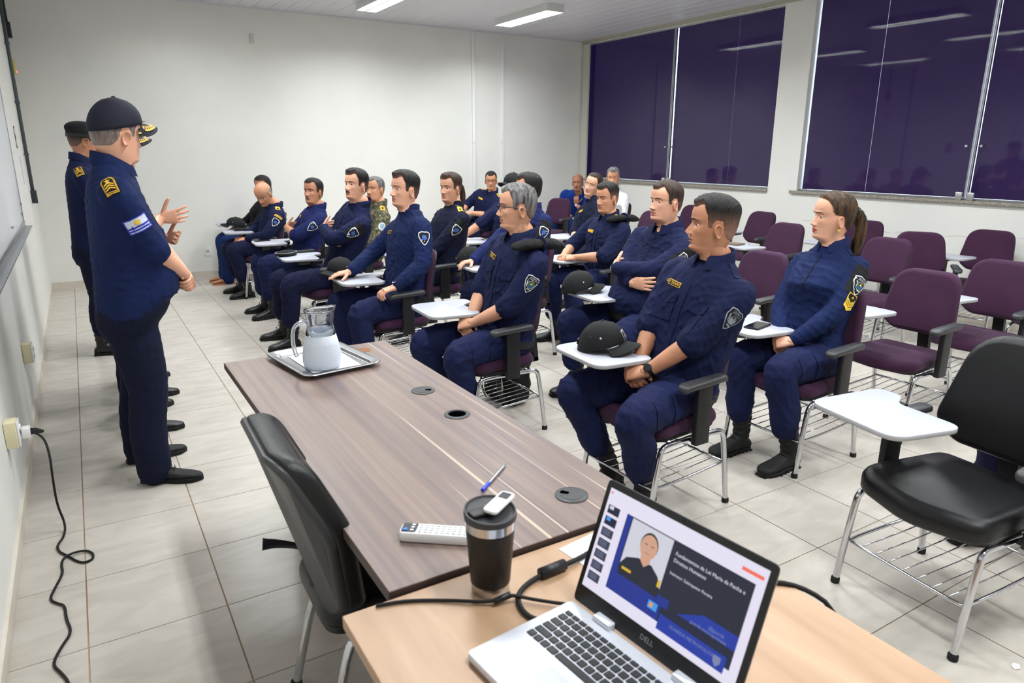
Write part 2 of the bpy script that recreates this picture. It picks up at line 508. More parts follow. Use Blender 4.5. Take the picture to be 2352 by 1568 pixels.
# ------------------------------------------------------------------ chairs with writing tablets
def chair_parts(leather=False):
    """local frame: +x is the way the sitter faces, +y the sitter's left, origin on the floor"""
    P = {}
    up = M_BLKLEATHER if leather else M_PURPLE
    k = 1.08 if leather else 1.0
    so = roundpoly([(-.21, -.20), (.20, -.235), (.245, 0), (.20, .235), (-.21, .20)], [.07, .09, .3, .09, .07], 6)
    so = np.array(so)*k
    v, f = slab(so, .41, .475 if not leather else .49, .036, 6, .02)
    sel = v[:, 0] > .12
    v[sel, 2] -= (v[sel, 0]-.12)**2*1.6                       # waterfall front edge
    P['seat'] = mesh_data('seat', MB().add((v, f)), up, True)
    P['seat_shell'] = mesh_data('seat_shell', MB().add(slab(inset(so, .012), .388, .413, 0, 3, .014)), up if leather else M_BLKPL, 'auto')
    # backrest in (y, z), thickness along x, bowed around the sitter
    z0, zt = (.555, .93) if not leather else (.545, .975)
    wb, wt = (.225, .185) if not leather else (.24, .175)
    bo = roundpoly([(-wb, z0+.07), (-wb*.62, z0), (wb*.62, z0), (wb, z0+.07), (wt, zt), (-wt, zt)], [.1, .1, .1, .1, .11, .11] if not leather else [.1, .1, .1, .1, .14, .14], 7)
    th = .05 if not leather else .065
    bx0 = -.215 if not leather else -.245
    def bend(vf, x0):
        v, f = vf
        y, z, t = v[:, 0].copy(), v[:, 1].copy(), v[:, 2].copy()
        x = x0+t+.75*y*y-(z-z0)*.20-.25*(z-(z0+zt)/2)**2
        return np.c_[x, y, z], f
    P['backrest'] = mesh_data('backrest', MB().add(bend(slab(bo, 0, th, .026, 5, .006), bx0)), up, True)
    P['back_shell'] = mesh_data('back_shell', MB().add(bend(slab(inset(bo, .006), -.014, .001, 0, 3, .008), bx0)), up if leather else M_BLKPL, 'auto')
    st = MB().add(slab(rect(-.2, -.16, -.035, .035, .01), .36, .392, .004))
    st.add(loft([np.c_[rect(-.33, -.16, -.034, .034), np.full(4, .365)], np.c_[rect(-.33, -.16, -.034, .034), np.full(4, .39)]]))
    st.add(loft([np.array([(-.335, -.034, .368), (-.305, -.034, .368), (-.305, .034, .368), (-.335, .034, .368)]),
                 np.array([(-.305, -.034, .60), (-.275, -.034, .60), (-.275, .034, .60), (-.305, .034, .60)]),
                 np.array([(-.315, -.03, .70), (-.285, -.03, .70), (-.285, .03, .70), (-.315, .03, .70)])]))
    P['back_stem'] = mesh_data('back_stem', st, M_BLKPL, 'auto')
    def side(s):
        y = s*.237
        p = [(.25, y, .012), (.205, y*.985, .33), (.19, y*.98, .375), (.15, y*.97, .386), (-.15, y*.97, .386), (-.19, y*.98, .375), (-.205, y*.985, .33), (-.25, y, .012)]
        return mesh_data('leg_frame', MB().add(tube(smooth_path(p, 2), .0128, 10)), M_CHROME, True)
    P['side'] = {s: side(s) for s in (-1, 1)}
    P['foot'] = mesh_data('foot', MB().add(lathe([(.013, 0), (.0165, .002), (.0165, .02), (.0135, .024)], 12)), M_RUBBER, 'auto')
    P['crossbar'] = mesh_data('crossbar', MB().add(tube([(0, -.235, .386), (0, .235, .386)], .010, 8)), M_CHROME, True)
    rk = MB().add(tube(smooth_path([(-.2225, -.22, .215), (-.2225, -.2205, .21), (.0, -.2265, .195), (.21, -.226, .185), (.228, -.21, .184), (.228, .21, .184), (.21, .226, .185), (.0, .2265, .195), (-.2225, .2205, .21), (-.2225, .22, .215)], 2), .0068, 8))
    rk.add(tube([(-.2225, -.22, .213), (-.2225, .22, .213)], .0068, 8))
    P['rack'] = mesh_data('book_rack', rk, M_CHROME, True)
    P['wire'] = mesh_data('wire', MB().add(tube([(-.2225, 0, .214), (0, 0, .195), (.228, 0, .185)], .0028, 6)), M_CHROME, True)
    P['post'] = mesh_data('arm_post', MB().add(loft([np.c_[rect(-.0425, .0425, -.016, .016, .008), np.full(16, z)] for z in (.375, .66)])).add(box(-.03, .03, -.06, 0, .378, .392)), M_BLKPL, 'auto')
    po = roundpoly([(-.13, -.03), (.14, -.034), (.14, .034), (-.13, .03)], .028, 5)
    v, f = slab(po, .652, .682, .012, 4)
    v[:, 2] -= np.where(v[:, 0] > .03, (v[:, 0]-.03)**2*2.0, 0)
    v[:, 2] += np.where(v[:, 0] < -.02, -(v[:, 0]+.02)**2*.6, 0)
    P['pad'] = mesh_data('arm_pad', MB().add((v, f)), M_GREYPL, True)
    to = roundpoly([(-.045, -.392), (.335, -.40), (.36, -.01), (.052, .028), (.045, -.235), (-.045, -.29)], [.045, .075, .07, .06, .05, .04], 7)
    tb = MB()
    v, f = slab(to, .692, .712, .005, 3)
    n = len(to); ms = [0]*len(f)
    for q in range(len(f)):
        zc = np.mean([v[i][2] for i in f[q]])
        if zc < .7085: ms[q] = 1
    tb.add((v, f), ms)
    P['tablet'] = mesh_data('tablet', tb, [M_TABLET, M_TABEDGE], 'auto')
    P['bracket'] = mesh_data('tablet_bracket', MB().add(box(-.03, .2, -.29, -.25, .672, .692)).add(box(-.02, .06, -.29, -.25, .655, .672)), M_BLKPL, False)
    return P
CP = {False: chair_parts(False), True: chair_parts(True)}
def chair(label, x, y, deg=180, leather=False, tablet='flat', group=None, left_arm=True):
    P = CP[leather]
    r = empty('tablet_chair', (x, y, 0), math.radians(deg))
    tag(r, label, 'chair', group or 'tablet-arm chairs')
    for nme in ('seat', 'seat_shell', 'backrest', 'back_shell', 'back_stem'):
        obj(nme, P[nme], None, r)
    for xx in (-.13, .13): obj('crossbar', P['crossbar'], None, r, loc=(xx, 0, 0))
    for s in (-1, 1):
        fr = obj('leg_frame', P['side'][s], None, r)
        for xx in (-.25, .25): obj('foot', P['foot'], None, fr, loc=(xx, s*.237, 0))
    rk = obj('book_rack', P['rack'], None, r)
    for k in range(7): obj('wire', P['wire'], None, rk, loc=(0, -.168+k*.056, 0))
    for s in ((1, -1) if left_arm else (-1,)):
        o = obj('arm_post', P['post'], None, r, loc=(0, s*.272, 0), rz=0 if s > 0 else PI)
        if s > 0 or tablet is None: obj('arm_pad', P['pad'], None, r, loc=(.0, s*.272, 0))
        elif tablet == 'flat': obj('arm_pad', P['pad'], None, r, loc=(-.06, s*.272, -.012))
    if tablet == 'flat':
        t = obj('tablet', P['tablet'], None, r); obj('tablet_bracket', P['bracket'], None, r)
    elif tablet == 'up':
        t = obj('tablet', P['tablet'], None, r)
        t.rotation_euler = (math.radians(96), 0, 0); t.location = (-.05, .40, 1.05)
    return r
CHAIRS = {}
def seat_at(key, label, x, y, deg=180, **k):
    CHAIRS[key] = chair(label, x, y, deg, **k)
# front row, from the camera to the back wall
seat_at('black', 'black leather chair with chrome legs and white tablet, nearest the camera', 2.545, 1.10, 173, leather=True)
seat_at('young', 'purple tablet chair under the young officer beside the brown desk', 2.20, 2.27, 181)
seat_at('glasses', 'purple tablet chair under the grey-haired officer in glasses', 1.97, 3.47, 180)
seat_at('sleeve', 'purple tablet chair under the officer resting a hand on its armrest', 1.86, 4.68, 180)
seat_at('must', 'purple tablet chair under the moustached officer with crossed arms', 1.78, 6.0, 180)
seat_at('cross', 'purple tablet chair under the short-sleeved officer with crossed arms', 1.80, 7.15, 180)
seat_at('bald', 'purple tablet chair under the bald officer looking down', 1.72, 8.33, 180)
seat_at('jeans', 'purple tablet chair under the woman in jeans, next to back wall', 1.80, 9.27, 180)
# second row
seat_at('edge', 'purple tablet chair at right frame edge behind the black leather chair', 3.42, 0.98, 180)
seat_at('woman', 'purple tablet chair under the woman with the ponytail and heart earring', 3.21, 2.27, 180)
seat_at('big', 'purple tablet chair under the stout officer with folded arms', 3.05, 3.36, 180)
seat_at('hair', 'purple tablet chair under the dark-haired officer hidden behind the man in glasses', 2.93, 4.74, 180)
seat_at('pony', 'purple tablet chair under the officer with dark hair tail behind the zip-shirt man', 2.62, 5.65, 180)
seat_at('camo', 'purple tablet chair under the man in camouflage', 2.50, 7.2, 180)
# third row and beyond
seat_at('h', 'empty purple tablet chair directly behind the woman with the ponytail', 4.10, 2.24, 180)
seat_at('c', 'empty purple chair between the young officer and the woman, brightly lit back', 3.92, 3.30, 180)
seat_at('beret', 'purple tablet chair under the officer with a beret on his shoulder strap, third row', 3.75, 4.76, 180)
seat_at('cap', 'purple tablet chair under the officer wearing a cap near the middle', 3.62, 6.25, 180)
seat_at('i', 'empty purple tablet chair behind the black leather chair back, third from front', 4.95, 2.20, 180)
seat_at('dark', 'purple tablet chair under the officer with head tilted back', 4.66, 6.10, 180)
seat_at('e', 'empty purple tablet chair with black armrest just right of the woman ponytail', 5.50, 3.32, 181)
seat_at('f', 'empty dark purple chair turned toward the camera before the window wall', 6.22, 3.30, 215, tablet=None)
seat_at('g', 'empty dark purple chair touching the wall under the right window', 6.92, 3.17, 186)
seat_at('d', 'empty purple chair half hidden by the woman ponytail, against the window wall', 6.78, 4.33, 184)
seat_at('b', 'empty purple tablet chair in the middle, right of the young officer head', 5.80, 4.56, 180)
seat_at('a', 'empty dark purple chair under the white pillar beside the notebook', 6.70, 5.62, 176)
seat_at('p1', 'empty purple chair with raised white tablet behind the stout officer', 5.60, 6.30, 180, tablet='up')
seat_at('p2', 'empty dark purple chair under the far window behind the stout officer head', 6.72, 6.72, 182, tablet=None)
seat_at('white', 'purple chair under the white-shirted man below the far window', 6.25, 7.65, 184)
seat_at('far', 'empty dark purple chair near the far corner beside the man in the blue polo', 5.95, 8.62, 200, tablet='up')
seat_at('backman', 'purple tablet chair under the officer in glasses at the back wall', 5.02, 9.12, 205)
seat_at('polo', 'purple chair under the man in the blue polo in the far corner', 6.72, 9.18, 215)
seat_at('j', 'empty purple tablet chair at the right frame edge, fifth from front', 6.02, 2.14, 180)

# ------------------------------------------------------------------ brown desk
def wood_mat(name, base, dark, light, streak=True, sc=(34, .8, 34), rough=.38):
    m = bpy.data.materials.new(name); m.use_nodes = True
    nt = m.node_tree; N = nt.nodes; L = nt.links; b = N['Principled BSDF']
    tc = N.new('ShaderNodeTexCoord')
    def noise(scale, vec, detail=5, dist=.3):
        mp = N.new('ShaderNodeMapping'); mp.inputs['Scale'].default_value = vec
        n = N.new('ShaderNodeTexNoise'); n.inputs['Scale'].default_value = scale; n.inputs['Detail'].default_value = detail; n.inputs['Distortion'].default_value = dist
        L.new(tc.outputs['Object'], mp.inputs[0]); L.new(mp.outputs[0], n.inputs['Vector']); return n
    n1 = noise(1.0, sc)
    rp = N.new('ShaderNodeValToRGB'); e = rp.color_ramp.elements
    e[0].position = .33; e[0].color = srgb(*dark); e[1].position = .60; e[1].color = srgb(*base)
    x = rp.color_ramp.elements.new(.75); x.color = srgb(*light)
    L.new(n1.outputs['Fac'], rp.inputs[0])
    colr = rp.outputs[0]
    if streak:
        n2 = noise(1.0, (62, .42, 62), 1.2, .08)
        r2 = N.new('ShaderNodeValToRGB'); e2 = r2.color_ramp.elements
        e2[0].position = .665; e2[0].color = (0, 0, 0, 1); e2[1].position = .69; e2[1].color = (1, 1, 1, 1)
        mx = N.new('ShaderNodeMix'); mx.data_type = 'RGBA'
        mx.inputs['B'].default_value = srgb(196, 178, 158)
        ml = N.new('ShaderNodeMath'); ml.operation = 'MULTIPLY'; ml.inputs[1].default_value = .75
        L.new(n2.outputs['Fac'], r2.inputs[0]); L.new(r2.outputs[0], ml.inputs[0]); L.new(ml.outputs[0], mx.inputs['Factor']); L.new(colr, mx.inputs['A'])
        colr = mx.outputs['Result']
        n3 = noise(1.0, (14, .8, 14), 3, .5)
        r3 = N.new('ShaderNodeValToRGB'); e3 = r3.color_ramp.elements
        e3[0].position = .55; e3[0].color = (0, 0, 0, 1); e3[1].position = .70; e3[1].color = (.6, .6, .6, 1)
        m2 = N.new('ShaderNodeMix'); m2.data_type = 'RGBA'; m2.inputs['B'].default_value = srgb(96, 88, 98)
        L.new(n3.outputs['Fac'], r3.inputs[0]); L.new(r3.outputs[0], m2.inputs['Factor']); L.new(colr, m2.inputs['A'])
        colr = m2.outputs['Result']
    L.new(colr, b.inputs['Base Color'])
    b.inputs['Roughness'].default_value = rough
    return m
M_WOODD = wood_mat('brown_laminate', (126, 107, 98), (104, 87, 84), (140, 121, 111))
M_WOODL = wood_mat('oak_laminate', (178, 146, 117), (166, 133, 104), (188, 158, 129), False, (16, 2.4, 16), .4)
M_EDGE = mat('brown_edge', (66, 52, 47), .5)
ZD = .75
dk = empty('brown_desk', (.79, 2.105, 0)); tag(dk, 'long brown laminate desk carrying the tray and glass jug', 'desk')
holes = [(1.009, 2.278), (1.007, 1.995), (1.0, 1.326), (1.004, 2.919)]
def dpart(name, mb, m, par=None, sm='auto'):
    o = obj(name, mb, m, par or dk, sm)
    if par is None: o.location = (-.79, -2.105, 0)
    return o
tb = MB().add(slab(rect(.435, 1.152, 1.183, 3.03, .003, 3), ZD-.026, ZD, .0015, 2))
ms = []
dpart('top', tb, M_WOODD)
dpart('edge_band', MB().add(loft([np.c_[rect(.4342, 1.1528, 1.1822, 3.0308), np.full(4, z)] for z in (ZD-.0262, ZD-.0015)], cap=False)), M_EDGE, sm=False)
for y in (1.24, 2.80): dpart('panel_leg', MB().add(box(.62, 1.09, y, y+.026, .0, ZD-.026)), M_EDGE, sm=False)
dpart('modesty_panel', MB().add(box(1.03, 1.05, 1.267, 2.799, .32, ZD-.026)), M_EDGE, sm=False)
for k, (x, y) in enumerate(holes):
    if k == 3:
        dpart('cork_plug', MB().add(lathe([(.0, ZD+.0002), (.036, ZD+.0002), (.036, ZD+.0012), (.0, ZD+.0012)], 28, False), 0, T(x, y, 0)), mat('cork', (142, 96, 62), .8, var=(60, (120, 78, 50))))
        continue
    r = MB().add(lathe([(.030, ZD+.0003), (.044, ZD+.0003), (.044, ZD+.002), (.040, ZD+.004), (.031, ZD+.004), (.030, ZD+.0005)], 30, False), 0, T(x, y, 0))
    g = dpart('grommet', r, M_GREYPL)
    if k == 1:
        obj('hole_shade', MB().add(lathe([(.0, ZD+.0008), (.0305, ZD+.0008)], 28, False), 0, T(x, y, 0)), mat('hole_shade_black', (2, 2, 3), 1.0, spec=0.0), g)  # flat black disc: shade inside the open grommet put into the colour
    else:
        obj('lid', MB().add(lathe([(.031, ZD+.001), (.031, ZD+.0045), (.0, ZD+.005)], 28, False), 0, T(x, y, 0)), M_GREYPL, g)
        a = 2.2 if k == 2 else -.6
        obj('cable_slot', MB().add(slab(roundpoly([(.008, -.006), (.031, -.008), (.031, .008), (.008, .006)], .004, 4), ZD+.0049, ZD+.0056), 0, T(x, y, 0) @ Rz(a)), mat('hole_shade_black', (2, 2, 3), 1.0, spec=0.0), g)  # black piece on the lid, painted as the dark of the slot
# light desk the laptop stands on
ZL = .737
d2 = empty('oak_desk', (.75, .5, 0)); tag(d2, 'light oak desk carrying the open laptop', 'desk')
def lpart(name, mb, m, sm='auto'):
    o = obj(name, mb, m, d2, sm); o.location = (-.75, -.5, 0); return o
lpart('top', MB().add(slab(rect(.333, 1.178, -.15, 1.176, .004, 3), ZL-.026, ZL, .0015, 2)), M_WOODL)
for x in (.37, 1.12): lpart('panel_leg', MB().add(box(x, x+.026, -.1, 1.1, 0, ZL-.026)), M_WOODL, False)
lpart('modesty_panel', MB().add(box(.397, 1.119, 1.02, 1.04, .3, ZL-.026)), M_WOODL, False)

# ------------------------------------------------------------------ black office chair between wall and desk
oc = empty('office_chair', (.565, 1.70, 0), -0.03); tag(oc, 'black office chair seen from behind between wall and brown desk', 'chair')
bo = roundpoly([(-.20, .06), (-.12, .0), (.12, .0), (.20, .06), (.235, .30), (.195, .50), (-.195, .50), (-.235, .30)], [.06, .09, .09, .06, .2, .08, .08, .2], 7)
def obend(vf, x0):
    v, f = vf
    y, z, t = v[:, 0].copy(), v[:, 1].copy(), v[:, 2].copy()
    x = x0+t+1.0*y*y-.22*z-.5*(z-.2)**2
    return np.c_[x, y, z+.435], f
M_BACKSHELL = mat('grey_shell', (58, 58, 60), .38, bump=(180, .04))
obj('backrest', MB().add(obend(slab(bo, .0, .062, .034, 6, .01), -.13)), M_BLKLEATHER, oc, True)
sh = obend(slab(inset(bo, .004), -.02, .002, 0, 4, .012), -.13)
v = sh[0]
rib = np.exp(-(v[:, 1]/.035)**2)*np.clip((.80-v[:, 2])/.3, 0, 1)
low = v[:, 2] < 2
v[:, 0] -= .02*rib
obj('back_shell', MB().add((v, sh[1])), M_BACKSHELL, oc, True)
so = roundpoly([(-.17, -.16), (.27, -.21), (.32, 0), (.27, .21), (-.17, .16)], [.08, .1, .3, .1, .08], 6)
obj('seat', MB().add(slab(so, .42, .49, .035, 5, .02)), M_BLKLEATHER, oc, True)
obj('seat_shell', MB().add(slab(inset(so, .01), .395, .421, 0, 3, .012)), M_BLKPL, oc)
obj('back_stem', MB().add(tube(smooth_path([(-.02, 0, .40), (-.12, 0, .40), (-.15, 0, .43), (-.155, 0, .50)], 2), .028, 10, True, .5)), M_BLKPL, oc, True)
for s in (-1, 1):
    p = [(.30, s*.20, .012), (.26, s*.19, .34), (.23, s*.17, .388), (-.08, s*.15, .388), (-.12, s*.16, .34), (-.19, s*.19, .012)]
    fr = obj('leg_frame', MB().add(tube(smooth_path(p, 2), .0135, 10)), M_CHROME, oc, True)
    for x, yy in ((.30, .20), (-.19, .19)): obj('foot', MB().add(lathe([(.014, 0), (.018, .002), (.018, .022), (.0145, .026)], 12), 0, T(x, s*yy, 0)), M_RUBBER, fr)
obj('adjust_lever', MB().add(tube(smooth_path([(-.02, .17, .43), (-.12, .24, .445), (-.19, .275, .46), (-.235, .285, .465)], 2), np.interp(np.linspace(0, 1, 16), [0, .5, 1], [.012, .014, .028]), 10, True, .5)), M_BLKPL, oc, True)

# ------------------------------------------------------------------ people: materials
def skin(name, c): return mat('skin_'+name, c, .5, bump=(320, .06), sss=.12, var=(14, tuple(int(q*.955) for q in c)))
SK = {'fair': skin('fair', (226, 170, 142)), 'tan': skin('tan', (206, 148, 116)), 'brown': skin('brown', (186, 130, 100)), 'olive': skin('olive', (212, 158, 128)), 'deep': skin('deep', (166, 112, 86))}
LIP = {k: mat('lip_'+k, c, .45) for k, c in {'fair': (192, 116, 104), 'tan': (176, 106, 92), 'brown': (142, 84, 70), 'olive': (180, 110, 98), 'deep': (124, 74, 64)}.items()}
LIPRED = mat('lipstick', (176, 60, 62), .4)
def hairm(name, c, c2):
    m = mat('hair_'+name, c, .5, bump=(150, .7, (1, 1, .25)), var=(60, c2, (1, 1, .2)), spec=.35)
    nt = m.node_tree; N = nt.nodes; L = nt.links; b = N['Principled BSDF']
    at_ = N.new('ShaderNodeAttribute'); at_.attribute_name = 'shaved'
    mx = N.new('ShaderNodeMix'); mx.data_type = 'RGBA'
    src = b.inputs['Base Color'].links[0].from_socket
    mx.inputs['B'].default_value = srgb(150, 112, 92) if name not in ('grey', 'silver') else srgb(168, 140, 124)
    L.new(at_.outputs['Fac'], mx.inputs['Factor']); L.new(src, mx.inputs['A']); L.new(mx.outputs['Result'], b.inputs['Base Color'])
    return m
HR = {'black': hairm('black', (17, 15, 15), (30, 27, 26)), 'brown': hairm('brown', (42, 29, 23), (64, 46, 36)), 'grey': hairm('grey', (58, 56, 56), (132, 130, 130)), 'silver': hairm('silver', (92, 92, 92), (150, 150, 150)), 'blond': hairm('blond_streaks', (30, 21, 16), (88, 63, 38))}
def cloth(name, c, c2=None, b=.30):
    if max(c) < 150: c = tuple(int(q*.80) for q in c)
    return mat('cloth_'+name, c, .85, bump=(34, b), sheen=0.0, spec=.22, var=(7, c2 or tuple(int(q*1.12) for q in c)))
CL = {'navy': cloth('navy', (22, 30, 70)), 'blue': cloth('blue', (29, 40, 98)), 'midnight': cloth('midnight', (19, 24, 52)), 'deepblue': cloth('deep_blue', (22, 38, 86)), 'polo': cloth('polo_blue', (22, 58, 146)), 'white': cloth('white', (216, 218, 222)), 'black': cloth('black', (22, 21, 24)), 'jeans': cloth('denim', (26, 52, 108)), 'pants': cloth('pants_navy', (22, 26, 62)), 'pantsblue': cloth('pants_blue', (25, 34, 78))}
def camo_mat():
    m = bpy.data.materials.new('camouflage'); m.use_nodes = True
    nt = m.node_tree; N = nt.nodes; L = nt.links; b = N['Principled BSDF']; b.inputs['Roughness'].default_value = .85
    tc = N.new('ShaderNodeTexCoord')
    prev = None
    for k, (sc, col, th) in enumerate([(22, (92, 88, 62), None), (26, (58, 62, 44), .53), (30, (44, 36, 30), .58), (38, (142, 132, 98), .62)]):
        if th is None:
            rgb = N.new('ShaderNodeRGB'); rgb.outputs[0].default_value = srgb(*col); prev = rgb.outputs[0]; continue
        mp = N.new('ShaderNodeMapping'); mp.inputs['Location'].default_value = (k*3.1, k*1.7, k)
        n = N.new('ShaderNodeTexNoise'); n.inputs['Scale'].default_value = sc; n.inputs['Detail'].default_value = 2
        rp = N.new('ShaderNodeValToRGB'); rp.color_ramp.elements[0].position = th; rp.color_ramp.elements[1].position = th+.01
        mx = N.new('ShaderNodeMix'); mx.data_type = 'RGBA'; mx.inputs['B'].default_value = srgb(*col)
        L.new(tc.outputs['Object'], mp.inputs[0]); L.new(mp.outputs[0], n.inputs['Vector']); L.new(n.outputs['Fac'], rp.inputs[0])
        L.new(rp.outputs[0], mx.inputs['Factor']); L.new(prev, mx.inputs['A']); prev = mx.outputs['Result']
    L.new(prev, b.inputs['Base Color'])
    return m
CL['camo'] = camo_mat()
M_BOOT = mat('boot_leather', (15, 15, 17), .33, bump=(90, .25))
M_BOOTMAT = mat('boot_nubuck', (22, 22, 23), .7, bump=(160, .3))
M_SOLE = mat('boot_sole', (16, 16, 17), .8)
M_LACE = mat('laces', (30, 30, 32), .8)
M_BELT = mat('belt', (12, 12, 14), .45)
M_CAPBLK = mat('cap_black', (13, 14, 17), .85, bump=(260, .2))
M_CAPNAVY = mat('cap_navy', (13, 16, 36), .8, bump=(260, .2))
M_BERET = mat('beret_wool', (12, 12, 13), .95, bump=(200, .3))
M_PADBLK = mat('patch_black', (15, 16, 20), .9)
M_GOLD = mat('gold_thread', (222, 176, 54), .6)
M_YEL = mat('yellow_thread', (236, 198, 60), .65)
M_WTH = mat('white_thread', (226, 228, 232), .7)
M_GRYTH = mat('grey_thread', (150, 156, 168), .7)
M_BLUETH = mat('blue_thread', (44, 78, 190), .7)
M_GRNTH = mat('green_thread', (58, 120, 78), .7)
M_REDTH = mat('red_thread', (176, 40, 38), .7)
M_FLAGB = mat('flag_blue', (42, 52, 170), .7)
M_FLAGW = mat('flag_white', (206, 212, 226), .7)
M_EYEW = mat('eye_white', (226, 220, 214), .25)
M_IRIS = mat('iris', (44, 28, 20), .2)
M_PUPIL = mat('pupil', (6, 6, 6), .15)
M_FRAME = mat('spectacle_frame', (14, 14, 16), .35)
M_WATCH = mat('watch_black', (16, 17, 18), .4)
M_DIAL = mat('watch_dial', (206, 212, 218), .25)
M_NAIL = mat('sandal_tan', (176, 112, 74), .6)
M_LENS = M_PANE

# ------------------------------------------------------------------ head
def _g(z, zc, vc):
    zz = np.linspace(-.17, .06, 231)
    v = np.interp(zz, zc, vc); k = np.exp(-.5*(np.arange(-9, 10)/3.2)**2); k /= k.sum()
    v = np.convolve(np.pad(v, 9, mode='edge'), k, mode='valid')
    return np.interp(z, zz, v)
ZC_ = [-.15, -.132, -.122, -.114, -.104, -.090, -.080, -.066, -.05, -.03, -.012, .0, .012, .022, .04]
FC_ = [.033, .038, .058, .077, .087, .084, .086, .089, .089, .089, .087, .086, .091, .096, .097]
BC_ = [.062, .062, .062, .062, .064, .067, .071, .078, .085, .093, .098, .100, .102, .103, .103]
WC_ = [.050, .050, .050, .0515, .054, .0565, .059, .062, .0655, .0695, .0725, .0735, .0745, .076, .077]
def head_grid(hi, fat=1.0, nose=1.0, jaw=1.0, inflate=0.0, face=True):
    nc, nl, nd = (104, 70, 26) if hi else (56, 42, 14)
    t = np.linspace(0, 1, nc, endpoint=False)
    a = 2*PI*t-.42*np.sin(2*PI*t)
    zl = np.linspace(-.150, .04, nl)
    ph = np.linspace(0, math.radians(88.5), nd+1)[1:]
    z = np.concatenate([zl, .04+.083*np.sin(ph)])
    s = np.concatenate([np.ones(nl), np.cos(ph)**.88])
    zq = np.minimum(z, .04)
    f = _g(zq, ZC_, FC_)*s; b = _g(zq, ZC_, BC_)*s; w = _g(zq, ZC_, WC_)*s
    jm = np.clip((-.03-z)/.06, 0, 1)
    w = w*(1+(fat-1)*(1-.3*(z > 0)))*(1+(jaw-1)*jm)
    f = f*(1+(fat-1)*.25*jm)
    Z, A = np.meshgrid(z, a, indexing='ij')
    ca, sa = np.cos(A), np.sin(A)
    ex = .86
    X = np.where(ca > 0, f[:, None]*np.abs(ca)**ex, -b[:, None]*np.abs(ca)**.92)
    Y = w[:, None]*np.sign(sa)*np.abs(sa)**.93
    fr = np.clip(ca*1.6, 0, 1)
    if face:
        ys = Y/ fat
        An = np.interp(Z, [-.058, -.054, -.047, -.041, -.03, -.015, 0, .012], [0, .004, .021, .026, .021, .013, .006, 0])*nose
        sn = np.interp(Z, [-.055, -.045, -.034, -.02, .01], [.0165, .0170, .0125, .0095, .0085])
        D = An*np.exp(-(ys/sn)**2)
        for e in (-1, 1):
            D += .006*nose*np.exp(-((ys-e*.014)/.006)**2-((Z+.047)/.006)**2)                # wings of the nose
            D -= .012*np.exp(-((ys-e*.032)/.0150)**2-((Z+.001)/.0105)**2)                  # sockets
            D += .0045*np.exp(-((ys-e*.030)/.020)**2-((Z-.0185)/.006)**2)                  # brow ridge
            D += .004*np.exp(-((ys-e*.047)/.014)**2-((Z+.027)/.013)**2)                    # cheekbone
            D -= .003*np.exp(-((ys-e*.040)/.012)**2-((Z+.062)/.014)**2)                    # hollow of the cheek
        D += .0075*np.exp(-(ys/.019)**2-((Z+.0655)/.0045)**2)                              # upper lip
        D += .0075*np.exp(-(ys/.017)**2-((Z+.0785)/.005)**2)                               # lower lip
        D -= .0055*np.exp(-(ys/.022)**2-((Z+.0722)/.0018)**2)                              # mouth line
        D -= .003*np.exp(-(ys/.018)**2-((Z+.0895)/.004)**2)
        D += .004*np.exp(-(ys/.016)**2-((Z+.106)/.008)**2)                                 # chin
        D -= .0025*np.exp(-(ys/.004)**2-((Z+.058)/.004)**2)                                # philtrum
        X = X+D*fr
    if inflate:
        R = np.sqrt(X**2+Y**2)+1e-6
        X = X*(1+inflate/R); Y = Y*(1+inflate/R)
    V = np.stack([X, Y, Z], -1)
    return V, a, z
def grid_faces(nr, nc, off=0):
    F_ = []
    for i in range(nr-1):
        for j in range(nc):
            j2 = (j+1) % nc
            F_.append((off+i*nc+j, off+i*nc+j2, off+(i+1)*nc+j2, off+(i+1)*nc+j))
    return F_
def ear_mesh():
    rings = []; n = 18
    for r, h in [(.05, .003), (.35, .001), (.6, .003), (.78, .010), (.9, .0125), (1.0, .009), (1.0, .003), (.85, -.006), (.6, -.012)]:
        a = np.linspace(0, 2*PI, n, endpoint=False)
        u = .0175*r*np.cos(a)*(1+.25*np.sin(a))+.002*np.sin(a); v_ = .0315*r*np.sin(a)
        rings.append(np.c_[u, np.full(n, h), v_])
    v, f = loft(rings, True)
    return v, [tuple(reversed(q)) for q in f]
EAR = ear_mesh()
def eye_mesh():
    mb = MB(); n = 14; R = .0118; rings = []; ms = []
    angs = [3, 14, 15, 35, 36.5, 50, 70, 95]
    for k, d in enumerate(angs):
        a = np.linspace(0, 2*PI, n, endpoint=False); t = math.radians(d)
        rings.append(np.c_[np.full(n, R*math.cos(t)), R*math.sin(t)*np.cos(a), R*math.sin(t)*np.sin(a)])
    v, f = loft(rings, True)
    for q in f:
        x = max(v[i][0] for i in q); ang = math.degrees(math.acos(min(1, x/R)))
        ms.append(2 if ang < 13 else 1 if ang < 34 else 0)
    mb.add((v, f), ms)
    return mesh_data('eye', mb, [M_EYEW, M_IRIS, M_PUPIL], True)
EYE = eye_mesh()
def lid_mesh(up):
    n = 16; R = .0129; rings = []
    for e in (np.linspace(7, 80, 6) if up else np.linspace(-78, -30, 5)):
        az = np.linspace(-80, 80, n)
        er = math.radians(e)
        rings.append(np.c_[R*math.cos(er)*np.cos(np.radians(az)), R*math.cos(er)*np.sin(np.radians(az)), np.full(n, R*math.sin(er))])
    v = np.concatenate(rings); f = []
    for i in range(len(rings)-1):
        for j in range(n-1): f.append((i*n+j, i*n+j+1, (i+1)*n+j+1, (i+1)*n+j))
    return v, f
LIDU, LIDL = lid_mesh(True), lid_mesh(False)

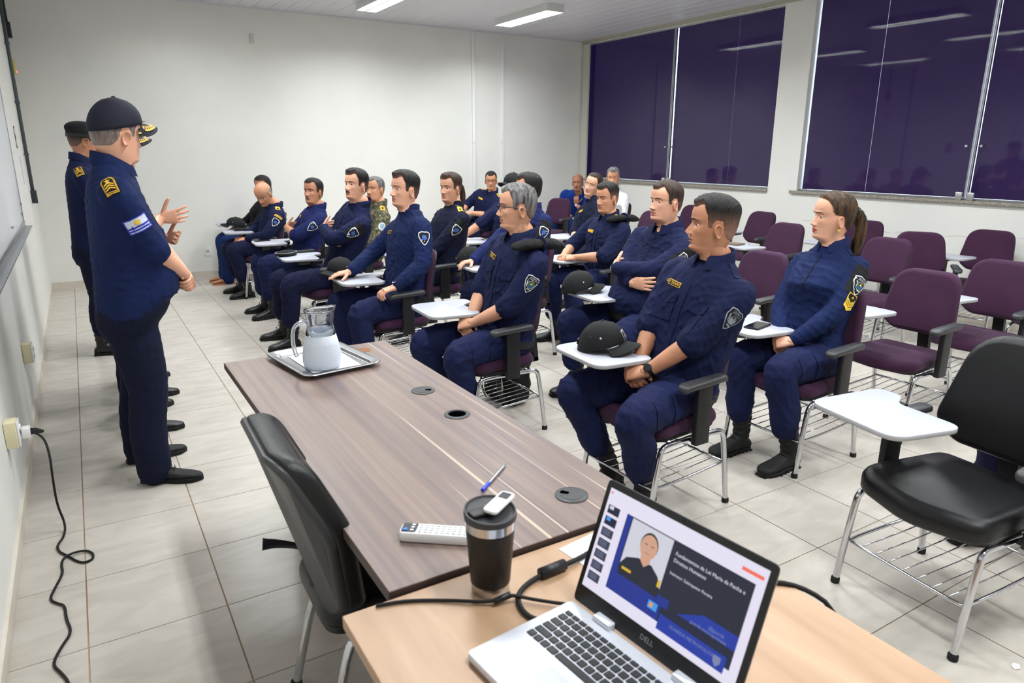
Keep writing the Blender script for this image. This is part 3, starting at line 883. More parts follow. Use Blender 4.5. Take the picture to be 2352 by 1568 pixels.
# ------------------------------------------------------------------ hands
def hand_parts(curl, spread=0.0, thumb=(.55, .78, -.30), tcurl=.35):
    parts = []
    pr = []
    for x, hw, th in [(-.012, .027, .019), (.01, .029, .019), (.04, .037, .017), (.07, .041, .0155), (.088, .040, .013)]:
        a = np.linspace(0, 2*PI, 14, endpoint=False)
        pr.append(np.c_[np.full(14, x), -hw*np.sign(np.cos(a))*np.abs(np.cos(a))**.8, th*np.sign(np.sin(a))*np.abs(np.sin(a))**.8])
    v, f = loft(pr); parts.append((v, f))
    for y, ln, r, k in [(.030, .070, .0092, 0), (.0105, .079, .0095, 1), (-.0105, .073, .0090, 2), (-.030, .056, .0080, 3)]:
        p = np.array([.080, y, .0]); sp = spread*(1.5-k)*.12
        seg = [p-np.array([.02, 0, 0]), p]; ang = 0; rr = [r*1.0, r*1.05]
        c = curl[k] if isinstance(curl[0], (list, tuple)) else curl
        for q, (fr, cu) in enumerate(zip((.45, .31, .24), c)):
            ang += math.radians(cu)
            p = p+ln*fr*np.array([math.cos(ang)*math.cos(sp), math.sin(sp), -math.sin(ang)])
            seg.append(p); rr.append(r*(.98, .9, .76)[q])
        parts.append(limb(seg, rr, 8, 1))
    d = nrm(np.array(thumb)); p = np.array([.022, .022, -.006]); seg = [p-.012*d, p]; rr = [.0135, .013]
    bend = nrm(np.array([.95, .1, -.25]))
    for q, ln in enumerate((.036, .030, .024)):
        d = nrm(d*(1-tcurl*.5*q)+bend*tcurl*.5*q)
        p = p+d*ln; seg.append(p); rr.append((.0118, .0108, .0085)[q])
    parts.append(limb(seg, rr, 8, 1))
    v, f, n = remesh(parts, .0036, 2)
    return v, f
HANDS = {'relax': hand_parts([(18, 24, 16), (22, 28, 18), (26, 30, 20), (30, 32, 22)]),
         'flat': hand_parts([(8, 10, 6)]*4, .6),
         'clasp': hand_parts([(52, 58, 30), (55, 60, 32), (58, 62, 32), (60, 64, 34)], 0, (.75, .55, -.45), .6),
         'drape': hand_parts([(14, 42, 30), (30, 46, 30), (34, 48, 30), (36, 48, 30)], .5, (.6, .7, -.45), .3),
         'open': hand_parts([(6, 10, 8), (10, 14, 10), (14, 18, 12), (20, 24, 16)], 1.2, (.45, .9, .05), .1)}

# ------------------------------------------------------------------ decals: cloth patches that lie on the garment
def decal(name, parent, bvh, o, d, u, layers, off=.0018, depth=.35, shift=(0, 0)):
    """layers: (verts2d, faces, material); projected along d onto the garment"""
    d = nrm(d); o = np.asarray(o, float); u = nrm(np.asarray(u, float)-d*(np.asarray(u, float) @ d)); r = np.cross(d, u)
    mb = MB(); mats = []
    hits = []
    for v, f, m in layers:
        hh = []
        for a, b in v:
            st = o+r*(a+shift[0])+u*(b+shift[1])-d*depth*.5
            h = bvh.ray_cast(Vector(st), Vector(d), depth)
            hh.append((st, h[3]))
        hits.append(hh)
    ok = [t for hh in hits for _, t in hh if t is not None]
    dref = float(np.median(ok)) if ok else depth*.5
    for k, (v, f, m) in enumerate(layers):
        if m not in mats: mats.append(m)
        out = [st+d*(t if t is not None and abs(t-dref) < .07 else dref)-d*(off+.0007*k) for st, t in hits[k]]
        mb.add((np.array(out), f), mats.index(m))
    ob = obj(name, mb, mats, parent, True)
    return ob
def LP(pts, m, ml=.014):
    v, f = fillpoly(pts, ml); return (v, f, m)
def LT(s, size, m, at=(0, 0)):
    v, f = text2d(s, size); return (v+np.array(at), f, m)
SH = np.array([(-.036, .040), (-.026, -.018), (0, -.050), (.026, -.018), (.036, .040), (.018, .0455), (0, .0425), (-.018, .0455)])
SH = np.array([(-.037, .038), (-.036, .010), (-.026, -.018), (-.012, -.039), (0, -.050), (.012, -.039), (.026, -.018), (.036, .010), (.037, .038), (.018, .0455), (0, .0425), (-.018, .0455)])
def badge_layers(big=True, grey=False, sc=1.0):
    w = M_GRYTH if grey else M_WTH
    if not big:
        return [LP(SH*sc, w), LP(SH*.86*sc, M_PADBLK), LP(circle2d(0, .004, .017*sc), M_BLUETH if not grey else w), LP(circle2d(0, .008*sc, .008*sc), M_GRNTH if not grey else M_PADBLK)]
    L_ = [LP(SH*sc, w), LP(SH*.90*sc, M_PADBLK), LT('GUARDA', .0108*sc, w, (0, .031*sc)), LT('METROPOLITANA', .0062*sc, w, (0, .0225*sc)), LP(circle2d(0, -.003*sc, .0205*sc, 18), w), LP(circle2d(0, -.003*sc, .0188*sc, 18), M_PADBLK)]
    g = M_GRNTH if not grey else w
    for s in (-1, 1):
        a = np.linspace(-2.2, .9, 8)
        o_ = np.c_[.0165*np.cos(a), .0165*np.sin(a)]; i_ = np.c_[.0115*np.cos(a[::-1]), .0115*np.sin(a[::-1])]
        p = np.concatenate([o_, i_])*sc*np.array([s, 1])+np.array([0, -.003*sc])
        if s < 0: p = p[::-1]
        L_.append(LP(p, g))
    L_ += [LP(np.array([(-.012, -.013), (.012, -.013), (.009, -.003), (-.009, -.003)])*sc, M_BLUETH if not grey else w), LP(np.array([(-.006, -.002), (.006, -.002), (.003, .011), (-.003, .011)])*sc, M_YEL if not grey else w)]
    L_ += [LP(np.array([(-.029, .016), (-.0215, -.016), (-.019, -.015), (-.026, .016)])*sc, w), LP(np.array([(.026, .016), (.019, -.015), (.0215, -.016), (.029, .016)])*sc, w), LP(np.array([(-.011, -.030), (.011, -.030), (.009, -.026), (-.009, -.026)])*sc, w)]
    return L_
def tag_layers(text, filled=False):
    W, H_ = .046, .0125
    if filled:
        return [LP(rect(-W, W, -H_, H_, .004), M_GOLD), LT(text, .015, M_PADBLK, (-.008, 0)), LP(circle2d(.035, 0, .006), M_REDTH)]
    return [LP(rect(-W, W, -H_, H_), M_GOLD), LP(rect(-W+.0028, W-.0028, -H_+.0028, H_-.0028), M_PADBLK), LT(text, .017, M_YEL, (-.008, 0)), LP(np.array([(.026, -.005), (.036, -.005), (.031, .006)]), M_REDTH)]
def rank_layers():
    P0 = np.array([(-.028, -.045), (.028, -.045), (.030, .030), (.018, .047), (-.018, .047), (-.030, .030)])
    L_ = [LP(P0*1.12, M_PADBLK), LP(P0, M_GOLD), LP(P0*.90, M_PADBLK), LP(P0*.85, M_GOLD), LP(P0*.78, M_PADBLK), LP(star2d(0, .021, .015), M_GOLD)]
    for k in range(3):
        y = -.030+k*.0125
        L_.append(LP(np.array([(-.020, y), (0, y+.010), (.020, y), (.020, y+.007), (0, y+.018), (-.020, y+.007)]), M_GOLD))
    return L_
def chevron_layers():
    P0 = np.array([(-.030, -.030), (0, -.050), (.030, -.030), (.030, .046), (-.030, .046)])
    L_ = [LP(P0, M_YEL), LP(np.array([(-.026, .020), (0, .002), (.026, .020), (.026, .042), (-.026, .042)]), M_PADBLK), LP(star2d(0, .026, .010, 4, .3), M_YEL)]
    for k in range(3):
        y = -.026+k*.013
        L_.append(LP(np.array([(-.027, y+.0142), (0, y-.0045), (.027, y+.0142), (.027, y+.0168), (0, y-.002), (-.027, y+.0168)]), M_PADBLK))
    return L_
def flag_layers():
    L_ = [LP(rect(-.052, .052, -.034, .034), M_FLAGB), LP(rect(-.047, .047, -.029, .029), M_FLAGW)]
    for y in (-.020, -.007): L_.append(LP(rect(-.047, .047, y-.004, y+.004), M_FLAGB))
    L_ += [LP(star2d(0, .012, .0145, 8, .7), M_GOLD), LP(circle2d(0, .012, .0095), M_YEL)]
    return L_

# ------------------------------------------------------------------ garments
def folds(v, n, seed, amp, scale=.085, axis=None):
    r = np.random.RandomState(seed)
    q = v+.03*np.stack([np.sin(v[:, 1]*23+seed), np.sin(v[:, 2]*19+2*seed), np.sin(v[:, 0]*21+3*seed)], 1)
    d = np.zeros(len(v))
    for k in range(7):
        kv = nrm(r.randn(3)*np.array([1, 1, 1.3]))*2*PI/(scale*(.7+.9*r.rand()))
        p = q @ kv+r.rand()*6.28
        g = .5+.5*np.sin((q @ (nrm(r.randn(3))*2*PI/.32))+r.rand()*6.28)
        d += (1-np.abs(np.sin(p)))**2.5*g
    d = d/2.2-.35
    return v+n*(amp*d)[:, None]
def ik(a, b, l1, l2, pole):
    a, b = np.asarray(a, float), np.asarray(b, float); d = b-a; D = np.linalg.norm(d); u = d/D
    D = min(D, (l1+l2)*.995)
    b = a+u*D
    x = (l1*l1-l2*l2+D*D)/(2*D); h = math.sqrt(max(l1*l1-x*x, 1e-6))
    p = np.asarray(pole, float); p = nrm(p-u*(p @ u))
    return a+u*x+p*h, b

def boot_mesh(slope=(0, 0), kind='boot'):
    """origin under the ankle on the floor, toe along +x"""
    rings = []; n = 18
    a = np.linspace(0, 2*PI, n, endpoint=False)
    # foot sections along x: (x, half width, height)
    secs = [(-.078, .018, .045), (-.07, .030, .066), (-.045, .036, .082), (0, .038, .098), (.045, .040, .092), (.085, .045, .072), (.125, .049, .060), (.160, .047, .054), (.185, .038, .047), (.198, .020, .036)]
    if kind == 'shoe':
        secs = [(-.078, .018, .040), (-.07, .029, .058), (-.045, .034, .072), (0, .036, .086), (.045, .037, .078), (.085, .042, .060), (.125, .045, .050), (.165, .041, .044), (.20, .030, .038), (.216, .014, .030)]
    for x, w, h in secs:
        y = w*np.sign(np.cos(a))*np.abs(np.cos(a))**.75
        z = .018+(h-.018)*.5+(h-.018)*.5*np.sign(np.sin(a))*np.abs(np.sin(a))**.8
        rings.append(np.c_[np.full(n, x), y, z])
    parts = [loft(rings)]
    top = .285 if kind == 'boot' else .10
    sx, sy = slope
    sh = [(0, .045), (-.01, .085), (-.02, .13), (-.022, .2), (-.02, top)] if kind == 'boot' else [(0, .04), (-.02, .09), (-.022, top)]
    rr = [.042, .046, .046, .054, .058] if kind == 'boot' else [.036, .040, .041]
    parts.append(tube(smooth_path([(x+sx*max(0, z-.08), sy*max(0, z-.08), z) for x, z in sh], 1), np.interp(np.linspace(0, 1, 2*len(sh)), np.linspace(0, 1, len(sh)), rr), 16))
    v, f, nn = remesh(parts, .007, 3)
    if kind == 'boot':
        zz = v[:, 2]; m = np.clip((zz-.09)/.03, 0, 1)*np.clip((.25-zz)/.03, 0, 1)
        v = v+nn*(m*.0028*np.sin(zz*170+v[:, 0]*30))[:, None]
    return v, f
def sole_mesh(kind='boot'):
    o = roundpoly([(-.082, -.026), (-.03, -.034), (.03, -.033), (.1, -.050), (.165, -.047), (.205, -.012), (.205, .012), (.165, .047), (.1, .050), (.03, .033), (-.03, .034), (-.082, .026)], .03, 3)
    if kind == 'shoe':
        o = o*np.array([1.06, .93])
    mb = MB().add(slab(o, .006 if kind == 'boot' else .0, .024, .003, 2))
    if kind == 'boot':
        for k in range(9):
            x = -.07+k*.032
            w = np.interp(x, [-.08, 0, .1, .2], [.03, .036, .052, .03])
            mb.add(box(x-.009, x+.009, -w, w, 0, .008))
    return mesh_data('sole', mb, M_SOLE, 'auto')
SOLE = {k: sole_mesh(k) for k in ('boot', 'shoe')}
def lace_mesh(kind):
    mb = MB()
    for k in range(7 if kind == 'boot' else 4):
        if kind == 'boot':
            z = .095+k*.024; x = .052-.35*max(0, .13-z)*-1-(.0 if z < .13 else 0); x = np.interp(z, [.09, .12, .16, .26], [.060, .037, .030, .038])
        else:
            x = .085-k*.016; z = .064+k*.0085
        for s in (-1, 1):
            mb.add(tube(smooth_path([(x-.006, -s*.018, z+.002), (x+.003, 0, z+.008), (x-.006, s*.018, z+.014)], 1), .0022, 5))
    return mesh_data('laces', mb, M_LACE, True)
LACE = {k: lace_mesh(k) for k in ('boot', 'shoe')}

def cap_mesh(mt, brim_curve=1.0):
    """baseball cap in head coordinates (origin at eye level)"""
    n = 40; a = np.linspace(0, 2*PI, n, endpoint=False); rings = []
    for t in np.linspace(0, 1, 11):
        h = t; s = (1-h**2.3)**.58 if t < 1 else .03
        z = (.030+.028*np.cos(a))*(1-t)+t*.152
        fx = np.where(np.cos(a) > 0, .108*(s**.80), .115*s)
        rings.append(np.c_[fx*np.cos(a)+.002, .091*s*np.sin(a), z])
    inner = [r*np.array([.975, .975, 1])+np.array([0, 0, -.001]) for r in rings[:4]]
    v, f = loft(inner[::-1]+rings, False)
    f = f+[tuple((len(inner)+len(rings)-1)*n+j for j in range(n))]
    dome = MB().add((v, f))
    bt = MB().add(ball((.002, 0, .151), .0085, 10, 5, (1, 1, .6)))
    # brim
    th = np.linspace(-1.12, 1.12, 21); V = []
    for layer in (0, 1):
        for q in np.linspace(0, 1, 5):
            ext = .078*q*np.cos(th*.80)**.75
            x = (.104+ext)*np.cos(th)+.002; y = (.089+ext*.45)*np.sin(th)
            z = .060-.026*brim_curve*(np.abs(y)/.08)**2-.008*q-.0035*layer
            V.append(np.c_[x, y, z])
    V = np.concatenate(V); m = 21; F_ = []
    def id_(l, q, j): return (l*5+q)*m+j
    for q in range(4):
        for j in range(m-1):
            F_.append((id_(0, q, j), id_(0, q+1, j), id_(0, q+1, j+1), id_(0, q, j+1)))
            F_.append((id_(1, q, j), id_(1, q, j+1), id_(1, q+1, j+1), id_(1, q+1, j)))
    for j in range(m-1): F_.append((id_(0, 4, j), id_(1, 4, j), id_(1, 4, j+1), id_(0, 4, j+1)))
    for q in range(4):
        F_.append((id_(0, q, 0), id_(1, q, 0), id_(1, q+1, 0), id_(0, q+1, 0))); F_.append((id_(0, q, m-1), id_(0, q+1, m-1), id_(1, q+1, m-1), id_(1, q, m-1)))
    brim = MB().add((V, F_))
    return {'crown': mesh_data('crown', dome, mt, True), 'button': mesh_data('button', bt, mt, True), 'brim': mesh_data('brim', brim, mt, 'auto'), 'bv': BVHTree.FromPolygons(V.tolist(), F_), 'dome': BVHTree.FromPolygons(v.tolist(), f)}
CAPS = {'navy': cap_mesh(M_CAPNAVY, 1.25), 'black': cap_mesh(M_CAPBLK, 1.0)}
def put_cap(kind, parent, M, gold=False, badge=False, name='cap'):
    c = CAPS[kind]
    e = empty(name) if parent is None else None
    root = e if e is not None else obj(name, c['crown'], None, parent)
    root.matrix_local = Matrix(M.tolist()) if isinstance(M, np.ndarray) else M
    if e is not None: obj('crown', c['crown'], None, root)
    obj('button', c['button'], None, root); br = obj('brim', c['brim'], None, root)
    if gold:
        lay = []
        for s in (-1, 1):
            for k in range(9):
                a = s*(.12+k*.105); rr = .152-.004*abs(k-3)
                cx, cy = rr*math.cos(a)*1.02, rr*.80*math.sin(a)
                for dd in (-.006, .006):
                    c_ = circle2d(0, 0, .0085, 8, .0036); t = a+s*PI/2+dd*90*s
                    R_ = np.array([[math.cos(t), -math.sin(t)], [math.sin(t), math.cos(t)]])
                    lay.append(LP(c_ @ R_.T+np.array([cx+dd*math.cos(a), cy+dd*math.sin(a)]), M_GOLD))
        # decal plane axes: u along +y, r = d x u with d = -z  -> r = x
        decal('brim_embroidery', root, c['bv'], (0, 0, .2), (0, 0, -1), (0, 1, 0), lay, .0012, .5)
    if badge:
        decal('cap_badge', root, c['dome'], (.13, 0, .088), (-1, 0, 0), (0, 0, 1), badge_layers(True, sc=.62), .0016, .3)
    return root

# ------------------------------------------------------------------ one person
def person(label, base, deg, head, look=(0.1, 4.05, 1.62), roll=0.0, hi=True, sk='tan', hair='black', style='short', shirt='navy', pants='pants', sleeve='long',
           arms='lap', belly=.0, bw=1.0, fat=1.0, nose=1.0, jaw=1.0, hl=.062, bust=0.0, pose='seat', boots='boot', collar='shirt', extras=(), knees=None, feet=None,
           female=False, hgt=1.0, seed=1, neck=.145, hs=1.0, lips=None, vox=None, headpitch=0.0, collar_mat=None):
    if not female and not (pose == 'stand'): bw *= 1.11
    root = empty('person', (base[0], base[1], 0), math.radians(deg))
    tag(root, label, 'person', 'people in the room')
    W2L = np.linalg.inv(T(base[0], base[1], 0) @ Rz(math.radians(deg)))
    def loc(p): return (W2L @ np.array([*p, 1.0]))[:3]
    def ldir(p): return W2L[:3, :3] @ np.asarray(p, float)
    vox = vox or (.0095 if hi else .0135)
    hc = loc(head)
    fd = nrm(loc(look)-hc) if len(look) == 3 else nrm(look)
    fd = nrm(fd+np.array([0, 0, headpitch]))
    lf = nrm(np.cross((0, 0, 1), fd)); upv = np.cross(fd, lf)
    cr, sr = math.cos(roll), math.sin(roll)
    lf, upv = lf*cr+upv*sr, upv*cr-lf*sr
    HM = axes(hc, fd, lf, upv) @ S(1.03*hs, 1.03*hs, 1.03*hs)
    standing = pose == 'stand'
    P = np.array([-.105, 0, .55]) if not standing else np.array([0., 0, .90*hgt])
    if feet is not None and standing: pass
    Nk = hc+np.array([-.035, 0, 0]) @ np.eye(3)-.0*upv+np.array([0, 0, -neck])
    if headpitch < -.2: Nk = hc+np.array([-.12, 0, -.13])
    ax = Nk-P; LT_ = np.linalg.norm(ax); up = ax/LT_
    lt = nrm(np.array([0, 1, 0])-up*up[1]); fwv = np.cross(lt, up)
    # torso sections: t, half width, front depth, back depth
    ST = [(-.16, .160, .10, .11), (-.05, .190, .138, .140), (.08, .190, .140+belly*.9, .134), (.22, .188, .142+belly, .130), (.42, .194, .138+belly*.65, .128),
          (.60, .206, .138+bust+belly*.2, .128), (.74, .208, .126+bust*.35, .124), (.85, .176, .102, .110), (.925, .126, .080, .092), (1.0, .080, .066, .074)]
    if female: ST = [(t, hw*(1-.13*math.exp(-((t-.25)/.2)**2)), df, db) for t, hw, df, db in ST]
    def ring(t, hw, df, db, n=26, grow=0.0):
        a = np.linspace(0, 2*PI, n, endpoint=False); c = P+ax*t
        ca, sa = np.cos(a), np.sin(a)
        d = np.where(sa > 0, df+grow, db+grow)
        return c+np.outer((hw*bw+grow)*np.sign(ca)*np.abs(ca)**.9, lt)+np.outer(d*np.sign(sa)*np.abs(sa)**.9, fwv)
    S0 = P+ax*.865
    sl = {s: S0+lt*s*.180*bw-up*.030-fwv*.004 for s in (1, -1)}
    # arms ----------------------------------------------------------
    l1, l2 = .285*hgt, .25*hgt
    A = {}
    def setarm(s, w, pole, fdir, pn, hand): A[s] = (np.asarray(w, float), np.asarray(pole, float), nrm(fdir), nrm(pn), hand)
    q = lambda x, y, z: S0+fwv*x+lt*y+up*z
    if arms == 'cross':
        g = .05+belly*.5
        setarm(1, q(.185+g, -.065, -.215), (.25, 1, -.55), (-.72, -.68, .08), (-.68, .72, 0), 'relax')
        setarm(-1, q(.150+g, .075, -.275), (.25, -1, -.55), (-.30, .95, .03), (-.9, -.35, .1), 'flat')
    elif arms == 'lap':
        zz = .655
        setarm(1, (.13, .05, zz+.012), (-.35, .9, -.3), (.62, -.72, -.12), (-.35, -.55, -.75), 'clasp')
        setarm(-1, (.10, -.055, zz-.012), (-.35, -.9, -.3), (.68, .66, -.2), (-.3, .5, -.8), 'clasp')
    elif arms == 'lap_low':
        setarm(1, (.16, .12, .655), (-.35, .9, -.3), (.85, -.45, -.2), (-.1, -.3, -.95), 'relax')
        setarm(-1, (.16, -.12, .655), (-.35, -.9, -.3), (.85, .45, -.2), (-.1, .3, -.95), 'relax')
    elif arms == 'armrest':
        setarm(1, (.085, .262, .715), (-.6, .6, -.6), (.93, -.05, -.22), (-.15, 0, -1), 'drape')
        setarm(-1, (.24, -.215, .765), (-.3, -.9, -.4), (.9, -.1, -.12), (-.1, 0, -1), 'flat')
    elif arms == 'tablet':
        setarm(-1, (.20, -.16, .748), (-.3, -.9, -.4), (.75, .6, -.1), (-.1, .2, -1), 'relax')
        setarm(1, (.20, .02, .745), (-.35, .9, -.3), (.7, -.68, -.05), (-.2, -.4, -.9), 'clasp')
    elif arms == 'tablet_r':
        setarm(-1, (.25, -.25, .748), (-.3, -.9, -.4), (.95, .1, -.05), (-.1, .1, -1), 'relax')
        setarm(1, (.12, .17, .655), (-.35, .9, -.3), (.85, -.45, -.2), (-.1, -.3, -.95), 'relax')
    elif arms == 'chin':
        setarm(1, q(.16, .03, -.03), (.55, .5, -.8), nrm(hc-q(.13, .02, -.03)+fwv*.06), (-.9, -.3, .2), 'relax')
        setarm(-1, q(.20, .06, -.30), (-.1, -1, -.4), (.2, 1, 0), (-.6, 0, -.6), 'relax')
    elif arms == 'front':      # standing, hands clasped before the belt
        setarm(-1, P+np.array([.225+belly*.35, -.055, .125]), (-.45, -.9, -.25), (.42, .85, -.45), (-.75, .3, -.35), 'clasp')
        setarm(1, P+np.array([.245+belly*.35, .035, .095]), (-.45, .9, -.25), (.30, -.85, -.45), (-.8, -.3, -.35), 'clasp')
    elif arms == 'gesture':
        setarm(-1, q(.215, -.10, -.16), (-.3, -.9, -.6), (.93, -.1, .1), (0, 1, .2), 'open')
        setarm(1, q(.26, .02, -.28), (-.3, .9, -.6), (.5, -.8, 0), (-.5, -.3, .3), 'relax')
    elif arms == 'behind':
        setarm(-1, P+np.array([-.16, -.02, .02]), (-.5, -.9, .1), (-.1, .8, -.5), (1, 0, 0), 'relax')
        setarm(1, P+np.array([-.16, .02, .04]), (-.5, .9, .1), (-.1, -.8, -.5), (1, 0, 0), 'relax')
    shirt_parts = [loft([ring(*s_) for s_ in ST])]
    body = MB()
    arm_pts = {}
    for s in (1, -1):
        w, pole, hf, pn, hk = A[s]
        e, w = ik(sl[s], w, l1, l2, pole)
        arm_pts[s] = (sl[s], e, w)
        k = .92 if female else 1.0+.3*(fat-1)
        # skin: forearm and hand
        a0 = sl[s]+(e-sl[s])*.25
        body.add(limb([a0, sl[s]+(e-sl[s])*.6, e, e+(w-e)*.35, e+(w-e)*.8, w, w+hf*.012], np.array([.050, .049, .042, .045, .033, .0275, .026])*k, 14))
        z_ = -pn; z_ = nrm(z_-hf*(z_ @ hf)); y_ = np.cross(z_, hf)
        hm = axes(w, hf, y_, z_) @ S(1.02*k, -1.02*k if s > 0 else 1.02*k, 1.02*k)
        body.add(HANDS[hk], 0, hm)
        # sleeve
        sh_ = sl[s]
        if sleeve == 'long':
            pts = [sh_-lt*s*.05, sh_, sh_+(e-sh_)*.5, e, e+(w-e)*.45, e+(w-e)*.93]; rr = [.064, .074, .068, .064, .058, .044]
        elif sleeve == 'short':
            pts = [sh_-lt*s*.05, sh_, sh_+(e-sh_)*.45, sh_+(e-sh_)*.80]; rr = [.064, .076, .074, .073]
        else:
            pts = [sh_-lt*s*.05, sh_, sh_+(e-sh_)*.5, sh_+(e-sh_)*.86, e+(w-e)*.08]; rr = [.064, .075, .071, .071, .073]
        shirt_parts.append(limb(pts, np.array(rr)*k, 16))
    sv, sf, sn = remesh(shirt_parts, vox, 4)
    sv = folds(sv, sn, seed, (.009 if not standing else .006) if shirt not in ('white', 'polo') else .005)
    shirt_m = CL[shirt]
    so_ = obj('shirt', MB().add((sv, sf)), shirt_m, root, True)
    bvh = BVHTree.FromPolygons(sv.tolist(), sf)
    # trousers ------------------------------------------------------
    tp = []
    if not standing:
        tp.append(ball(P+np.array([-.005, 0, -.005]), 1.0, 22, 12, (.158+belly*.25, .192*bw+.012, .10)))
        tp.append(loft([ring(-.14, .165, .11, .12), ring(-.03, .184, .13+belly*.5, .132), ring(.05, .182, .13+belly*.7, .126)]))
        hip = {s: P+np.array([.02, s*.088, -.008]) for s in (1, -1)}
        kn = knees or {1: (.335, .15, .545), -1: (.335, -.15, .545)}
        ft = feet or {1: (.30, .15), -1: (.30, -.15)}
        rads = [.108, .104, .090, .082, .079, .074, .064]
    else:
        tp.append(loft([ring(-.26, .145, .10, .12), ring(-.16, .18, .125, .145), ring(-.05, .188, .132+belly*.45, .142), ring(.06, .18, .128+belly*.7, .126)]))
        hip = {s: P+np.array([0, s*.088, -.05]) for s in (1, -1)}
        ft = feet or {1: (.0, .12), -1: (.0, -.12)}
        kn = {s: ((hip[s][0]+ft[s][0])/2+.025, (hip[s][1]+ft[s][1])/2, .49*hgt) for s in (1, -1)}
        rads = [.112, .108, .096, .088, .085, .082, .080]
    shoe = boots in ('shoe', 'sandal')
    for s in (1, -1):
        k = np.array(kn[s]); an = np.array([ft[s][0], ft[s][1], .085 if shoe else .20])
        if not shoe:
            an = np.array([ft[s][0], ft[s][1], .09]); an = an+(k-an)*.30
        h = hip[s]
        low = an if not shoe else np.array([ft[s][0]-.012, ft[s][1], .055])
        mid = k+(low-k)*.5+np.array([-.018, 0, 0])
        tp.append(limb([h, h+(k-h)*.5, h+(k-h)*.88, k+(low-k)*.06, mid, k+(low-k)*.9, low], rads if not (shoe and not standing) else [.095, .09, .078, .07, .072, .078, .08], 16))
    tv, tf, tn = remesh(tp, vox*1.05, 4)
    tv = folds(tv, tn, seed+50, .010 if not standing else .004, .12)
    tr = obj('trousers', MB().add((tv, tf)), CL[pants], root, True)
    tbv = BVHTree.FromPolygons(tv.tolist(), tf)
    if 'belt' not in extras and not standing and shirt not in ('polo', 'white', 'black'):
        rg = [ring(t, .190, .139+belly*.8, .137, 30, g) for t, g in ((.005, .004), (.005, .010), (.07, .010), (.07, .004))]
        bl = obj('belt', MB().add(loft(rg, False, True)), M_BELT, root)
    # footwear ------------------------------------------------------
    for s in (1, -1):
        k = np.array(kn[s]); f_ = ft[s]; an = np.array([f_[0], f_[1], .09])
        turn = s*.14 if len(f_) < 3 else f_[2]
        fm = Matrix.Translation((f_[0], f_[1], f_[3] if len(f_) > 3 else 0)) @ Matrix.Rotation(turn, 4, 'Z')
        if boots == 'sandal':
            b = obj('foot', MB().add(remesh([loft([np.c_[np.full(12, x), w*np.cos(np.linspace(0, 2*PI, 12, endpoint=False)), .022+h/2+h/2*np.sin(np.linspace(0, 2*PI, 12, endpoint=False))] for x, w, h in [(-.075, .018, .04), (-.05, .03, .06), (0, .032, .08), (.06, .038, .05), (.12, .042, .03), (.16, .036, .022), (.175, .02, .016)]]), limb([(0, 0, .05), (-.01, 0, .14)], [.03, .03], 10, 1)], .007, 2)[:2]), SK[sk], root, True)
            obj('sandal', MB().add(slab(roundpoly([(-.09, -.03), (.0, -.034), (.12, -.046), (.185, -.02), (.185, .02), (.12, .046), (0, .034), (-.09, .03)], .03, 4), 0, .02, .003)), M_NAIL, b)
            obj('sandal_strap', MB().add(tube(smooth_path([(.05, -.042, .02), (.075, -.02, .062), (.12, 0, .052), (.075, .02, .062), (.05, .042, .02)], 2), .0055, 6)), M_NAIL, b)
        else:
            d = (k-an)/max(k[2]-.09, .1)
            ca_, sa_ = math.cos(-turn), math.sin(-turn)
            sl_ = (d[0]*ca_-d[1]*sa_, d[0]*sa_+d[1]*ca_)
            b = obj('boot' if boots != 'shoe' else 'shoe', MB().add(boot_mesh(sl_ if boots != 'shoe' else (0, 0), 'shoe' if boots == 'shoe' else 'boot')), M_BOOTMAT if 'matboots' in extras else M_BOOT, root, True)
            obj('sole', SOLE['shoe' if boots == 'shoe' else 'boot'], None, b)
            if hi:
                lo_ = obj('laces', LACE['shoe' if boots == 'shoe' else 'boot'], None, b)
                if boots != 'shoe':
                    lo_.matrix_local = Matrix(((1, 0, sl_[0], -sl_[0]*.08), (0, 1, sl_[1], -sl_[1]*.08), (0, 0, 1, 0), (0, 0, 0, 1)))
        b.matrix_local = fm
    # head ----------------------------------------------------------
    V, a, z = head_grid(hi, fat, nose, jaw)
    nr, nc = V.shape[:2]
    hv = V.reshape(-1, 3); hf_ = grid_faces(nr, nc)
    hf_.append(tuple((nr-1)*nc+j for j in range(nc)))
    ms = []
    for fq in hf_:
        c = hv[list(fq)].mean(0)
        ms.append(1 if c[0] > .06 and abs(c[1]) < .0255*fat and abs(c[2]+.0722) < .0118*(1-(c[1]/(.026*fat))**2) else 0)
    body.add((hv, hf_), ms, HM)
    for s in (1, -1):
        em = T(-.008, s*(.0725*fat), -.020) @ Rz(s*.42) @ Ry(.12)
        if s < 0: em = em @ S(1, -1, 1)
        body.add(EAR, 0, HM @ em)
        eyc = np.array([.0665, s*.032*fat, -.0015])
        for ld in (LIDU, LIDL): body.add(ld, 0, HM @ T(*eyc) @ Rz(s*.16))
        e = obj('eye', EYE, None, root); e.matrix_local = Matrix((HM @ T(*eyc) @ Rz(s*.02)).tolist())
    nb = (HM @ np.array([-.012, 0, -.045, 1]))[:3]; nm = (HM @ np.array([-.016, 0, -.115, 1]))[:3]
    nk = .92 if female else 1.0+.5*(fat-1)
    body.add(limb([nb, nm, Nk+up*.02-fwv*.0, Nk-up*.06], np.array([.051, .0585, .065, .078])*nk, 18))
    # unseen trunk under the shirt keeps the figure one body
    body.add(loft([ring(t, hw*.82, df*.8, db*.8, 14) for t, hw, df, db in ST[1:]]))
    obj('body', body, [SK[sk], lips or LIP[sk]], root, True)
    hb = BVHTree.FromPolygons(hv.tolist(), hf_)
    def hchild(o): o.matrix_local = Matrix(HM.tolist()); return o
    hm_ = HR[hair]
